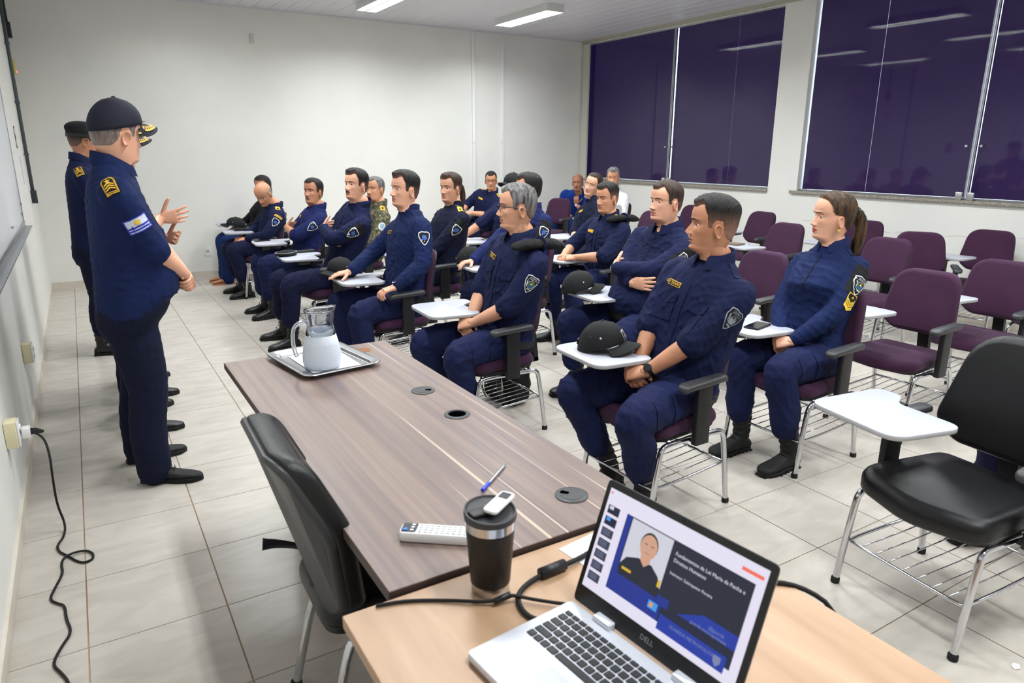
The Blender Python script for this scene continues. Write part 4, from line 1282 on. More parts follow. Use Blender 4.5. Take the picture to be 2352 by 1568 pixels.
    for s in (1, -1):
        pts = np.array([(.012, .016), (.028, .0215), (.044, .0205), (.054, .0135), (.044, .0165), (.028, .0165), (.012, .010)])*np.array([s*fat, 1.0])+np.array([0, .001])
        if s > 0: pts = pts[::-1]
        eb = decal('eyebrow', root, hb, (.15, 0, 0), (-1, 0, 0), (0, 0, 1), [LP(pts*np.array([-1, 1]), HR['black'] if hair not in ('silver', 'grey') else HR['grey'], .006)], .0015, .3)
        hchild(eb)
    if 'moustache' in extras:
        pts = np.array([(-.026, -.070), (-.012, -.066), (0, -.067), (.012, -.066), (.026, -.070), (.022, -.062), (.008, -.0575), (-.008, -.0575), (-.022, -.062)])
        hchild(decal('moustache', root, hb, (.15, 0, 0), (-1, 0, 0), (0, 0, 1), [LP(pts, HR['black'], .005)], .002, .3))
    # hair ----------------------------------------------------------
    if style != 'none':
        H0, _, _ = head_grid(hi, fat, 0, jaw, 0, False)
        X, Y, Z = H0[..., 0], H0[..., 1], H0[..., 2]
        tops, sides, extra = {'short': (.016, .0075, .005), 'crop': (.011, .006, .001), 'fade': (.014, .0022, .004), 'buzz': (.005, .003, 0), 'quiff': (.016, .005, .009), 'bald': (.0, .003, 0), 'pulled': (.011, .010, .0), 'long': (.020, .018, .0)}[style]
        rec = .020 if not female else .004
        xs = [-.12, -.06, -.038, -.024, .010, .018, .034, .042, .058, .078, .12]
        zs = [-.070, -.064, -.040, .012, .014, -.022, -.020, .030, .048+rec*.5, hl, hl] if not female else [-.075, -.066, -.045, .000, .006, .004, .020, .046, .066, hl, hl]
        if style == 'bald': zs = [-.070, -.064, -.040, .012, .014, -.022, -.010, .035, .08, .2, .2]
        zb = np.interp(X, xs, zs)
        tem = np.exp(-((np.abs(Y)-.05)/.016)**2)*np.clip((X-.04)/.02, 0, 1)*rec
        dist = Z-zb-tem
        if style == 'bald': dist = np.minimum(dist, (.062-Z)+0*Z)
        m = np.clip(dist/.022, 0, 1); m = m*m*(3-2*m)
        if any(e_.startswith('cap') or e_ == 'beret_on' for e_ in extras): m = m*(Z < .030+.16*np.clip(X, -.06, .05))
        tz = np.clip((Z-.03)/.06, 0, 1); tz = tz*tz*(3-2*tz)
        th = sides+(tops-sides)*tz+extra*np.clip((X-.03)/.05, 0, 1)*tz
        rs = np.random.RandomState(seed)
        nzs = np.sin(X*210+Y*90+seed)*np.sin(Z*130+Y*160)*.5+np.sin(X*420-Y*330)*.25
        off = -.004*(1-m)+m*(th*(1+.16*nzs))
        C0 = np.array([0, 0, .0]); nv = H0-C0; nv[..., 2] = np.where(nv[..., 2] < .02, nv[..., 2]*.1, nv[..., 2]); nv /= (np.linalg.norm(nv, axis=-1)[..., None]+1e-9)
        G = H0+nv*off[..., None]
        use = m > 0.0
        gf = []; gm = []
        for fq in grid_faces(nr, nc)+[tuple((nr-1)*nc+j for j in range(nc))]:
            ii = list(fq)
            if use.reshape(-1)[ii].any():
                gf.append(fq)
                gm.append(0)
        ids = sorted({i for q_ in gf for i in q_}); mp = {i: k for k, i in enumerate(ids)}
        ho = hchild(obj('hair', MB().add((G.reshape(-1, 3)[ids], [tuple(mp[i] for i in q_) for q_ in gf]), gm), hm_, root, True))
        lo_z, hi_z, mxv = {'fade': (-.03, .062, .85), 'crop': (-.05, .03, .5), 'buzz': (-.06, .04, .6), 'bald': (-.1, .3, .75), 'quiff': (-.05, .035, .6)}.get(style, (-.08, -.02, .4))
        fz = np.clip((hi_z-Z)/(hi_z-lo_z), 0, 1)*mxv
        fz = np.maximum(fz, (1-m)*.7).reshape(-1)[ids]
        at_ = ho.data.attributes.new('shaved', 'FLOAT', 'POINT'); at_.data.foreach_set('value', fz.astype(np.float32))
        if 'ponytail' in extras or 'tail' in extras:
            big = 'ponytail' in extras
            pt = [(-.095, 0, .035), (-.125, 0, .03), (-.150, .0, -.01), (-.155, .004, -.07), (-.150, .0, -.14), (-.148, .0, -.19)]
            rr = np.array([.024, .026, .030, .031, .026, .010])*(1.0 if big else .8)
            sp_ = smooth_path(np.array(pt), 2)
            v_, f_ = tube(sp_, np.interp(np.linspace(0, 1, len(sp_)), np.linspace(0, 1, len(pt)), rr), 16)
            aa = np.arctan2(v_[:, 1], v_[:, 0]+.14)
            v_ = v_+np.c_[np.cos(aa), np.sin(aa), 0*aa]*(.0022*np.sin(aa*9+v_[:, 2]*40))[:, None]
            hchild(obj('ponytail', MB().add((v_, f_)), hm_, root, True))
            hchild(obj('hair_tie', MB().add(tube([(-.108, 0, .034), (-.120, 0, .031)], .0285 if big else .022, 16)), M_BELT, root))
        if style == 'long':
            v_, f_, n_ = remesh([ball((-.045, 0, -.05), 1, 18, 10, (.075, .088, .13)), ball((-.05, .0, -.16), 1, 18, 10, (.06, .08, .10))], .009, 3)
            hchild(obj('hair_length', MB().add((v_, f_)), hm_, root, True))
    # eyewear -------------------------------------------------------
    if 'glasses' in extras:
        g = MB()
        for s in (1, -1):
            ov = np.array([(.101-.10*((.034+.022*math.cos(t)-.0)**2)*3, s*(.034+.022*math.cos(t)), -.003+.016*math.sin(t)*(.9 if math.sin(t) > 0 else 1)) for t in np.linspace(0, 2*PI, 20)])
            g.add(tube(ov, .0018, 6, False)); g.add(tube([(.091, s*.056, .003), (.076, s*(.0755*fat), .003), (.0, s*(.079*fat), .0), (-.015, s*(.078*fat), -.012)], .0019, 6))
        g.add(tube(smooth_path([(.101, -.013, .002), (.104, 0, .005), (.101, .013, .002)], 1), .0018, 6))
        hchild(obj('spectacles', g, M_FRAME, root, True))
    if 'glasses_up' in extras:
        g = MB()
        for s in (1, -1):
            g.add(tube(np.array([(.088+.012*math.sin(t), s*(.032+.022*math.cos(t)), .083+.014*math.sin(t)) for t in np.linspace(0, 2*PI, 16)]), .0018, 6, False))
            g.add(tube([(.082, s*.056, .085), (.02, s*.08, .060), (-.03, s*.082, .035)], .0017, 6))
        hchild(obj('spectacles', g, M_FRAME, root, True))
    if 'earring' in extras:
        hp = np.array([(0, -.010), (.009, .0), (.008, .007), (.003, .008), (0, .004), (-.003, .008), (-.008, .007), (-.009, 0)])
        for s in (1, -1):
            v_, f_ = slab(hp, -.0015, .0015, 0)
            hchild(obj('earring', MB().add((np.c_[v_[:, 0]-.008, s*(.0765*fat)+v_[:, 2], v_[:, 1]-.060], f_)), mat('gold_metal', (228, 190, 110), .25, 1.0), root))
    # headwear ------------------------------------------------------
    if 'cap_gold' in extras: put_cap('navy', root, HM @ T(0, 0, -.002), gold=True)
    if 'cap_black' in extras: put_cap('black', root, HM @ T(0, 0, -.002))
    if 'beret_on' in extras:
        b = MB().add(remesh([tube([(0, 0, .022), (0, 0, .07)], .113, 24), ball((-.004, .006, .078), 1, 24, 10, (.116, .114, .056))], .008, 3)[:2])
        v_ = b.v[0]; v_[:, 1] *= .84
        hchild(obj('beret', b, M_BERET, root, True))
        hchild(obj('beret_band', MB().add(tube([(0, 0, .014), (0, 0, .036)], .1145, 28), 0, S(1, .845, 1)), M_BELT, root))
    # collar --------------------------------------------------------
    cm = collar_mat or shirt_m
    if collar == 'shirt':
        n = 36; th = np.linspace(.30, 2*PI-.30, n); rows = []
        for (r0, zz, op) in ((.072, -.035, 0), (.0695, .016, 0), (.0700, .034, 0), (.0755, .032, 0), (.086, .002, 0), (.094, -.022, 1)):
            fr = np.cos(th)
            zf = zz+(-.028*np.clip(fr, 0, 1) if zz > 0 else -.02*np.clip(fr, 0, 1))-(.020*np.clip(fr, 0, 1)**2 if op else 0)+.022*np.clip(-fr*.6+.4, 0, 1)
            rr = r0*(1+.10*np.clip(fr, 0, 1))*nk
            rr = rr-(r0-.066)*.65*np.clip(-fr, 0, 1)
            rows.append((Nk+np.outer(rr*np.cos(th)*1.04-.004, fwv)+np.outer(rr*np.sin(th)*1.02, lt)+np.outer(zf, up)))
        v_ = np.concatenate(rows); f_ = []
        for i in range(len(rows)-1):
            for j in range(n-1): f_.append((i*n+j, i*n+j+1, (i+1)*n+j+1, (i+1)*n+j))
        obj('collar', MB().add((v_, f_)), cm, root, True)
    elif collar == 'band':
        n = 30; th = np.linspace(0, 2*PI, n, endpoint=False)
        rows = [Nk+np.outer(r_*nk*np.cos(th), fwv)+np.outer(r_*nk*np.sin(th), lt)+np.outer(zz-.03*np.clip(np.cos(th), 0, 1), up) for r_, zz in ((.078, -.03), (.070, .0), (.0685, .04), (.064, .045), (.060, .02))]
        obj('collar', MB().add(loft(rows, False)), cm, root, True)
    # badges, tags, pockets ------------------------------------------
    sgn = nrm
    def armframe(s, t, spin=0.0):
        a_, e, w = arm_pts[s]; u = nrm(a_-e); p = a_+(e-a_)*t
        d = -lt*s+fwv*spin; d = nrm(d-u*(d @ u)); return p, d, u
    for ex in extras:
        nm_, _, arg = ex.partition(':')
        if nm_ in ('badge', 'badge_grey', 'badge_small'):
            p, d, u = armframe(1, .40, -.25)
            if arg == 'pad': decal('shoulder_pad', root, bvh, p+u*.02, d, u, [LP(rect(-.052, .052, -.075, .085, .012), M_PADBLK)], .0022)
            decal('arm_badge', root, bvh, p, d, u, badge_layers(nm_ != 'badge_small', nm_ == 'badge_grey', 1.08), .0034)
        elif nm_ == 'chevron':
            p, d, u = armframe(1, .74, -.25); decal('chevron_patch', root, bvh, p, d, u, chevron_layers(), .0030)
        elif nm_ == 'name':
            o_ = q(.10+bust, -.085, -.075 if arg != 'FILL' else -.07)
            filled = arg.startswith('*')
            decal('name_tag', root, bvh, o_, -fwv, up, tag_layers(arg.lstrip('*'), filled), .0034)
        elif nm_ == 'armtag':
            p, d, u = armframe(1, .12, -.25); decal('name_tag', root, bvh, p, d, u, tag_layers('GUARDA', True), .003)
        elif nm_ == 'pockets':
            for s in (1, -1):
                o_ = q(.10, s*.088, -.16)
                decal('pocket', root, bvh, o_, -fwv, up, [LP(rect(-.058, .058, -.085, .045, .008), shirt_m)], .0035)
                decal('pocket_flap', root, bvh, o_, -fwv, up, [LP(np.array([(-.061, .052), (-.061, .010), (0, -.008), (.061, .010), (.061, .052)]), shirt_m)], .0070)
        elif nm_ == 'placket':
            decal('placket', root, bvh, q(.1, 0, -.2), -fwv, up, [LP(rect(-.016, .016, -.26, .16), shirt_m, .03)], .0032)
        elif nm_ == 'zip':
            decal('zip', root, bvh, q(.1, 0, -.08), -fwv, up, [LP(rect(-.003, .003, -.12, .10), M_PADBLK, .02)], .0045)
        elif nm_ == 'shoulder_strap':
            for s in (1, -1):
                o_ = S0+lt*s*.105*bw; decal('shoulder_strap', root, bvh, o_, -up, lt*s, [LP(roundpoly([(-.022, -.06), (.022, -.06), (.020, .055), (-.020, .055)], .008, 3), shirt_m)], .0032)
        elif nm_ == 'rank':
            for s in (1, -1):
                o_ = S0+lt*s*.178*bw-fwv*.012-up*.022; decal('rank_slide', root, bvh, o_, -up*.55-lt*s*.75+fwv*.30, up*.8-lt*s*.45-fwv*.30, rank_layers(), .0045)
        elif nm_ == 'goldboard':
            for s in (1, -1):
                o_ = S0+lt*s*.12*bw; decal('gold_shoulder_board', root, bvh, o_, -up-lt*s*.25, -lt*s, [LP(rect(-.026, .026, -.05, .05, .006), M_GOLD), LP(rect(-.010, .010, -.03, .03), M_PADBLK), LP(star2d(0, 0, .010), M_YEL)], .0045)
        elif nm_ == 'flag':
            p, d, u = armframe(-1, .50, -.15); decal('flag_patch', root, bvh, p, d, u, flag_layers(), .0032)
        elif nm_ == 'roundpatch':
            p, d, u = armframe(1, .45, -.2); decal('round_patch', root, bvh, p, d, u, [LP(circle2d(0, 0, .036, 20, .043), M_WTH), LP(circle2d(0, 0, .026, 16, .032), mat('patch_teal', (126, 168, 180), .7)), LP(star2d(0, 0, .02, 6), M_GRYTH)], .003)
        elif nm_ == 'shoulder_beret':
            c_ = S0+lt*.135*bw+up*.066
            pp = [(-.17, .0, -.005), (-.11, 0, .004), (-.03, 0, .0), (.06, 0, -.004), (.12, 0, -.02)]
            pts = np.array([c_+fwv*a_+up*(b_+c2) for a_, b_, c2 in pp])
            v_, f_, n_ = remesh([limb(pts, [.034, .054, .040, .050, .036], 14, 2, .60, up)], .008, 2)
            v_ = folds(v_, n_, 9, .006, .06)
            obj('folded_beret', MB().add((v_, f_)), M_BERET, root, True)
            obj('beret_strap', MB().add(tube(np.array([c_+fwv*(-.035)+lt*.046*math.cos(t)+up*.030*math.sin(t) for t in np.linspace(0, 2*PI, 18)]), .015, 8, False, .18, fwv)), shirt_m, root, True)
            if arg == 'pin': obj('beret_pin', MB().add(ball(c_+fwv*.06+up*.022+lt*.004, .016, 10, 6, (1, .8, .5))), mat('pin_gold', (200, 176, 110), .3, 1.0), root)
        elif nm_ == 'watch':
            s = 1 if arg != 'R' else -1
            a_, e, w = arm_pts[s]; d = nrm(w-e); c_ = w-d*.016
            obj('watch_strap', MB().add(tube([c_-d*.009, c_+d*.009], .031, 16)), M_WATCH if arg != 'steel' else M_STEEL, root)
            hn = A[s][3]*-1
            dirn = nrm(hn-d*(hn @ d)); u2 = np.cross(dirn, d)
            wo = obj('watch_case', MB().add(lathe([(.0, -.004), (.019, -.004), (.020, .003), (.017, .006)], 18), 0, axes(c_+dirn*.031, d, u2, dirn)), M_WATCH if arg != 'steel' else M_STEEL, root)
            obj('watch_dial', MB().add(lathe([(.0165, .0063), (.0, .0068)], 18, False), 0, axes(c_+dirn*.031, d, u2, dirn)), M_DIAL if arg != 'dark' else M_WATCH, root)
        elif nm_ == 'cuffs' or nm_ == 'holster':
            s = 1
            w_ = ring(.0, .178, .128, .126, 30, .02)
            for k, (ang, hgt_) in enumerate(((.35, .085), (.95, .075), (2.2, .06))):
                i_ = int(ang/(2*PI)*30) % 30
                p_ = w_[i_]; out = nrm(p_-P)
                out = nrm(out-up*(out @ up))
                sd = np.cross(up, out)
                obj('belt_pouch', MB().add(slab(rect(-.024, .024, -hgt_*.5, hgt_*.5, .008), -.016, .02, .006), 0, axes(p_-up*.01, sd, up, out)), M_BELT, root)
        elif nm_ == 'thigh_pocket':
            for s in (1, -1):
                k_ = np.array(kn[s]); h_ = hip[s]; p_ = h_+(k_-h_)*.62; u_ = nrm(h_-k_) if not standing else np.array([0, 0, 1.])
                decal('thigh_pocket', root, tbv, p_, (0, -s, -.15), u_, [LP(rect(-.065, .065, -.08, .08, .008), CL[pants])], .0035)
                decal('thigh_pocket_flap', root, tbv, p_, (0, -s, -.15), u_, [LP(rect(-.068, .068, .035, .085, .008), CL[pants])], .0075)
        elif nm_ == 'ring':
            a_, e, w = arm_pts[-1]
    return root

# ------------------------------------------------------------------ standing officers by the left wall
person('standing officer in navy cap with gold brim and flag patch, back to camera', (.14, 3.82), 0, (.19, 3.80, 1.685), (2.8, 5.4, 1.45), sk='fair', hair='grey', style='buzz', shirt='deepblue', pants='midnight', sleeve='rolled',
       arms='front', belly=.105, bw=1.24, fat=1.10, jaw=1.10, neck=.130, hs=1.05, pose='stand', boots='shoe', feet={-1: (.02, -.155, -.42), 1: (-.02, .16, .10)}, hgt=1.0, seed=3,
       extras=('cap_gold', 'rank', 'flag', 'matboots'))
person('standing officer with gold-brimmed cap gesturing behind the nearest standing officer', (.15, 4.62), 0, (.225, 4.62, 1.635), (3.0, 5.3, 1.45), sk='fair', hair='grey', style='buzz', shirt='deepblue', pants='midnight', sleeve='rolled',
       arms='gesture', belly=.04, fat=1.06, pose='stand', boots='shoe', feet={-1: (.01, -.20, -.25), 1: (.0, .19, .15)}, hgt=.97, seed=4, extras=('cap_gold', 'rank'))
person('third standing officer in cap, only brim and shoes showing past the others', (.20, 5.29), 0, (.285, 5.29, 1.70), (3.0, 6.0, 1.45), hi=False, sk='tan', hair='black', style='buzz', shirt='deepblue', pants='midnight', sleeve='rolled',
       arms='front', pose='stand', boots='shoe', feet={-1: (.01, -.20, -.2), 1: (.0, .19, .15)}, hgt=1.0, seed=5, extras=('cap_gold', 'rank'))
person('standing officer in black beret and navy uniform, farthest along the left wall', (.05, 6.50), 0, (.10, 6.50, 1.685), (2.6, 7.4, 1.45), sk='brown', hair='black', style='buzz', shirt='navy', pants='midnight', sleeve='long',
       arms='front', bw=1.0, pose='stand', boots='boot', feet={-1: (-.02, -.13, -.2), 1: (.0, .13, .2)}, hgt=.99, seed=6, extras=('beret_on', 'rank', 'glasses'))

# ------------------------------------------------------------------ front row, near to far
person('young officer with fade haircut in the front row, hands clasped beside the brown desk', (2.20, 2.27), 181, (2.39, 2.19, 1.305), (0.0, 4.0, 1.60), sk='brown', hair='black', style='fade', shirt='navy', pants='pantsblue', sleeve='rolled',
       arms='lap', seed=11, bw=1.02, jaw=.95, knees={1: (.335, .19, .53), -1: (.32, -.27, .53)}, feet={1: (.14, .08, .1), -1: (.12, -.18, -.1)},
       extras=('badge_grey', 'name:GD.F TAVARES', 'pockets', 'placket', 'shoulder_strap', 'watch:dark', 'cuffs', 'thigh_pocket', 'matboots'))
person('grey-haired officer in glasses with a beret tucked under his shoulder strap, hands clasped', (1.97, 3.47), 180, (2.094, 3.361, 1.313), (-.3, 4.2, 1.45), sk='olive', hair='grey', style='crop', shirt='navy', pants='pantsblue', sleeve='rolled',
       arms='lap', seed=12, hl=.066, jaw=.95, knees={1: (.31, .17, .53), -1: (.36, -.19, .53)}, feet={1: (.22, .15), -1: (.20, -.17)},
       extras=('badge', 'name:MIDAS', 'pockets', 'placket', 'glasses', 'shoulder_beret', 'thigh_pocket', 'matboots'))
person('officer in navy zip-neck shirt with one hand on the armrest and one on a cap', (1.86, 4.68), 180, (2.01, 4.75, 1.345), (-.1, 4.4, 1.62), sk='fair', hair='black', style='quiff', shirt='deepblue', pants='pantsblue', sleeve='long',
       arms='armrest', seed=13, bw=1.04, collar='band', knees={1: (.33, .17, .54), -1: (.35, -.27, .54)}, feet={1: (.28, .17), -1: (.24, -.25)},
       extras=('badge_small', 'name:GD', 'zip', 'watch:'))
person('moustached officer with crossed arms and black shiny boots, front row', (1.78, 6.0), 180, (2.013, 5.79, 1.334), (-.1, 4.9, 1.68), sk='fair', hair='black', style='quiff', shirt='navy', pants='pants', sleeve='long',
       arms='cross', seed=14, knees={1: (.38, .18, .55), -1: (.40, -.10, .55)}, feet={1: (.40, .20), -1: (.38, -.15)},
       extras=('badge_small:pad', 'moustache', 'watch:steel', 'cuffs', 'placket'))
person('officer in short sleeves with crossed bare forearms, front row near back wall', (1.80, 7.15), 180, (2.02, 7.09, 1.215), (-.1, 5.6, 1.55), sk='brown', hair='black', style='crop', shirt='blue', pants='pantsblue', sleeve='rolled',
       arms='cross', seed=15, hi=True, vox=.011, extras=('badge_small', 'name:*GD', 'pockets', 'cuffs'))
person('bald officer with gold shoulder boards looking down at his lap', (1.72, 8.33), 180, (1.80, 8.30, 1.135), (1.05, 7.55, .72), headpitch=-.22, sk='tan', hair='silver', style='bald', shirt='navy', pants='pants', sleeve='long',
       arms='lap_low', seed=16, vox=.011, fat=1.04, feet={1: (.22, .17), -1: (.22, -.17)}, extras=('badge_small', 'armtag', 'goldboard'))
person('woman in black top, blue jeans and tan sandals beside the back wall', (1.80, 9.27), 180, (1.995, 9.22, 1.165), (.2, 7.5, 1.3), hi=False, sk='brown', hair='black', style='long', shirt='black', pants='jeans', sleeve='long',
       arms='lap_low', female=True, bw=.9, bust=.03, seed=17, boots='sandal', collar='none', feet={1: (.34, .1), -1: (.34, -.08)}, extras=())
# ------------------------------------------------------------------ second row
person('officer at the right frame edge behind the black leather chair, mostly out of frame', (3.42, .98), 180, (3.66, .98, 1.28), (0, 3.6, 1.6), hi=False, sk='tan', hair='black', style='crop', shirt='navy', pants='pants', sleeve='long',
       arms='lap_low', seed=18, knees={1: (.3, .15, .545), -1: (.26, -.26, .545)}, feet={1: (.24, .15), -1: (.22, -.27)}, extras=('badge_small',))
person('woman officer with blond-streaked ponytail, heart earring and yellow chevrons', (3.21, 2.27), 180, (3.41, 2.30, 1.287), (-.3, 4.6, 1.60), sk='fair', hair='blond', style='pulled', shirt='deepblue', pants='pantsblue', sleeve='long',
       arms='lap', female=True, bw=.92, bust=.055, seed=19, nose=.8, jaw=.95, hl=.082, lips=LIPRED, knees={1: (.30, .11, .55), -1: (.27, -.17, .55)}, feet={1: (.20, .15, -.05), -1: (.24, -.14, -.1)},
       extras=('badge:pad', 'chevron', 'ponytail', 'earring', 'zip', 'matboots', 'shoulder_strap', 'thigh_pocket'))
person('stout officer with folded arms and round belly in the second row', (3.05, 3.36), 180, (3.17, 3.31, 1.312), (-.3, 3.7, 1.55), sk='fair', hair='brown', style='crop', shirt='navy', pants='pantsblue', sleeve='long',
       arms='cross', belly=.20, bw=1.15, fat=1.10, jaw=1.10, seed=20, knees={1: (.32, .20, .545), -1: (.36, -.33, .53)}, feet={1: (.26, .2), -1: (.28, -.3)},
       extras=('badge:pad', 'zip', 'thigh_pocket', 'watch:R'))
person('dark-haired officer in blue shirt hidden behind the man in glasses', (2.93, 4.74), 180, (3.10, 4.81, 1.315), (-.3, 5.6, 1.5), sk='fair', hair='black', style='short', shirt='blue', pants='pants', sleeve='long',
       arms='tablet_r', seed=21, extras=('badge_small:pad', 'shoulder_strap'))
person('officer in dark shirt with a thin dark hair tail, second row beyond the zip-shirt man', (2.62, 5.65), 180, (2.824, 5.645, 1.296), (-.2, 4.5, 1.55), sk='olive', hair='brown', style='quiff', shirt='midnight', pants='pants', sleeve='long',
       arms='lap', collar='band', seed=22, extras=('badge_small:pad', 'goldboard', 'tail'))
person('man in green camouflage jacket with round white arm patch', (2.50, 7.2), 180, (2.678, 7.111, 1.224), (-.2, 5.6, 1.5), sk='tan', hair='grey', style='buzz', shirt='camo', pants='camo', sleeve='long',
       arms='tablet_r', fat=1.06, jaw=1.08, seed=23, vox=.011, extras=('roundpatch', 'goldboard'))
# ------------------------------------------------------------------ rows behind
person('officer with a badged beret under his shoulder strap, hands clasped on a tablet', (3.75, 4.76), 180, (3.862, 4.743, 1.231), (-.3, 4.3, 1.2), sk='tan', hair='black', style='fade', shirt='navy', pants='pantsblue', sleeve='rolled',
       arms='tablet', seed=24, extras=('name:*GD', 'pockets', 'placket', 'shoulder_beret:pin'))
person('officer wearing a black cap, mostly hidden by the grey-haired man', (3.62, 6.25), 180, (3.77, 6.12, 1.255), (-.2, 5.4, 1.4), hi=False, sk='tan', hair='black', style='buzz', shirt='navy', pants='pants', sleeve='rolled',
       arms='tablet_r', seed=25, extras=('cap_black', 'tail', 'pockets'))
person('officer in dark navy with head tilted back and a watch', (4.66, 6.10), 180, (4.882, 6.254, 1.255), (.3, 4.2, 1.75), roll=-.28, sk='fair', hair='brown', style='crop', shirt='midnight', pants='midnight', sleeve='rolled',
       arms='lap', hl=.078, seed=26, extras=('name:*GD', 'pockets', 'placket', 'watch:'))
person('white-shirted man with grey hair below the far window', (6.25, 7.65), 184, (6.30, 7.63, 1.27), (2.6, 3.6, 1.0), hi=False, sk='tan', hair='silver', style='short', shirt='white', pants='midnight', sleeve='long',
       arms='lap_low', seed=27, boots='shoe', extras=())
person('officer in glasses seated against the back wall with gold shoulder board', (5.02, 9.12), 205, (5.17, 9.02, 1.195), (2.0, 4.2, .95), hi=False, sk='tan', hair='black', style='crop', shirt='navy', pants='pants', sleeve='rolled',
       arms='tablet', seed=28, extras=('glasses', 'name:*GD', 'goldboard', 'badge_grey'))
person('man in blue polo resting his chin on his hand in the far corner', (6.72, 9.18), 215, (6.62, 8.86, 1.145), (2.2, 5.2, 1.2), hi=False, sk='deep', hair='black', style='bald', shirt='polo', pants='jeans', sleeve='short',
       arms='chin', seed=29, boots='shoe', belly=.05, extras=('glasses_up', 'watch:steel'))

# ------------------------------------------------------------------ things on the walls
wb = empty('whiteboard', (XL, 5.2, 1.05)); tag(wb, 'large white marker board with aluminium tray on the left wall', 'whiteboard')
M_BOARD = mat('board_enamel', (228, 233, 240), .18)
def wp_(name, mb, m, par=wb, sm='auto'):
    o = obj(name, mb, m, par, sm)
    if par is wb: o.location = (-XL, -5.2, -1.05)
    return o
wp_('board_panel', MB().add(box(XL+.001, XL+.018, 3.55, 6.74, 1.07, 2.32)), M_BOARD, sm=False)
for nme, b_ in (('frame_top', (XL+.001, XL+.022, 3.53, 6.76, 2.32, 2.345)), ('frame_end', (XL+.001, XL+.022, 6.74, 6.76, 1.07, 2.32)), ('frame_end', (XL+.001, XL+.022, 3.53, 3.55, 1.07, 2.32))):
    wp_(nme, MB().add(box(*b_)), M_ALU, sm=False)
wp_('marker_tray', MB().add(box(XL+.001, XL+.026, 3.53, 6.76, 1.022, 1.07)).add(box(XL+.026, XL+.07, 3.53, 6.76, 1.022, 1.03)), M_ALU, sm=False)
for y, z in ((6.62, 1.13), (5.5, 1.13), (6.70, 1.2)): wp_('screw', MB().add(tube([(XL+.018, y, z), (XL+.03, y, z)], .008, 10)), M_ALU)
cd = empty('wall_conduit', (XL, 8.85, 0)); tag(cd, 'dark grey conduit pipe ending in a small box on the left wall', 'conduit')
def cpart(name, mb, m, par, base, sm='auto'):
    o = obj(name, mb, m, par, sm); o.location = tuple(-t for t in base); return o
bs = (XL, 8.85, 0)
cpart('pipe', MB().add(tube([(XL+.022, 8.85, 1.18), (XL+.022, 8.85, ZC-.002)], .017, 10)), M_CONDUIT, cd, bs, True)
cpart('junction_box', MB().add(slab(rect(XL+.001, XL+.052, 8.815, 8.885, .006), 1.07, 1.20, .004)), mat('conduit_box', (46, 50, 54), .5), cd, bs)
for z in (1.55, 2.05, 2.6): cpart('clamp', MB().add(slab(rect(XL+.001, XL+.043, 8.825, 8.875, .008), z, z+.022, .003)), M_CONDUIT, cd, bs)
cd2 = empty('wall_conduit', (XL, 9.35, 0)); tag(cd2, 'short black conduit with box high in the left back corner', 'conduit')
bs2 = (XL, 9.35, 0)
cpart('pipe', MB().add(tube([(XL+.022, 9.35, 2.86), (XL+.022, 9.35, ZC-.002)], .018, 10)), M_BLKPL, cd2, bs2, True)
cpart('junction_box', MB().add(slab(rect(XL+.001, XL+.055, 9.30, 9.40, .006), 2.72, 2.87, .004)), M_BLKPL, cd2, bs2)
em_ = empty('emergency_light', (XL, 9.3, 2.4)); tag(em_, 'small yellow box with a red pilot light on the left wall', 'light')
cpart('housing', MB().add(slab(rect(XL+.001, XL+.04, 9.26, 9.34, .008), 2.36, 2.50, .006)), mat('amber_box', (206, 190, 96), .5), em_, (XL, 9.3, 2.4))
cpart('pilot_light', MB().add(ball((XL+.043, 9.30, 2.385), .008, 8, 6)), mat('red_led', (230, 30, 30), .4, emit=((1, .05, .05), 6)), em_, (XL, 9.3, 2.4))
sg = empty('wall_sign', (XL, 7.92, 1.71)); tag(sg, 'narrow black sign with white symbols on the left wall', 'sign')
cpart('plate', MB().add(box(XL+.0005, XL+.004, 7.86, 7.98, 1.62, 1.81)), mat('sign_black', (22, 22, 24), .4), sg, (XL, 7.92, 1.71), False)
for z in (1.665, 1.765):
    cpart('symbol', MB().add(tube([(XL+.004, 7.92+.032*math.cos(t), z+.028*math.sin(t)) for t in np.linspace(0.5, 5.2, 12)], .006, 4)), M_WHITE, sg, (XL, 7.92, 1.71))
nt_ = tag(obj('wall_notice', MB().add(box(XL+.0005, XL+.003, 8.02, 8.14, 1.30, 1.55)), mat('notice_paper', (214, 216, 222), .6), None, False), 'pale paper notice below the black sign on the left wall', 'notice')
def outlet_box(label, y, z):
    r = empty('surface_outlet', (XL, y, z)); tag(r, label, 'outlet', 'cream wall boxes')
    obj('housing', MB().add(slab(rect(0.001, .046, -.04, .04, .005), -.058, .058, .004)), M_CREAM, r)
    pl = obj('faceplate', MB().add(slab(rect(.046, .054, -.038, .038, .004), -.056, .056, .003)), M_WHITE, r)
    for dz in (-.02, .02):
        obj('socket', MB().add(lathe([(.0, 0), (.016, 0), (.016, .006), (.012, .006), (.012, .001), (.0, .001)], 14, False), 0, T(.054, 0, dz) @ Ry(PI/2)), M_WHITE, pl)
    return r
outlet_box('cream surface outlet box with the black plug, nearest on left wall', 3.52, .43)
outlet_box('cream surface outlet box farther along the left wall, nothing plugged in', 4.93, .44)
cr = empty('power_cord', (-.3, 3.5, 0)); tag(cr, 'black power cord plugged in at left wall, looping over the floor tiles', 'cord')
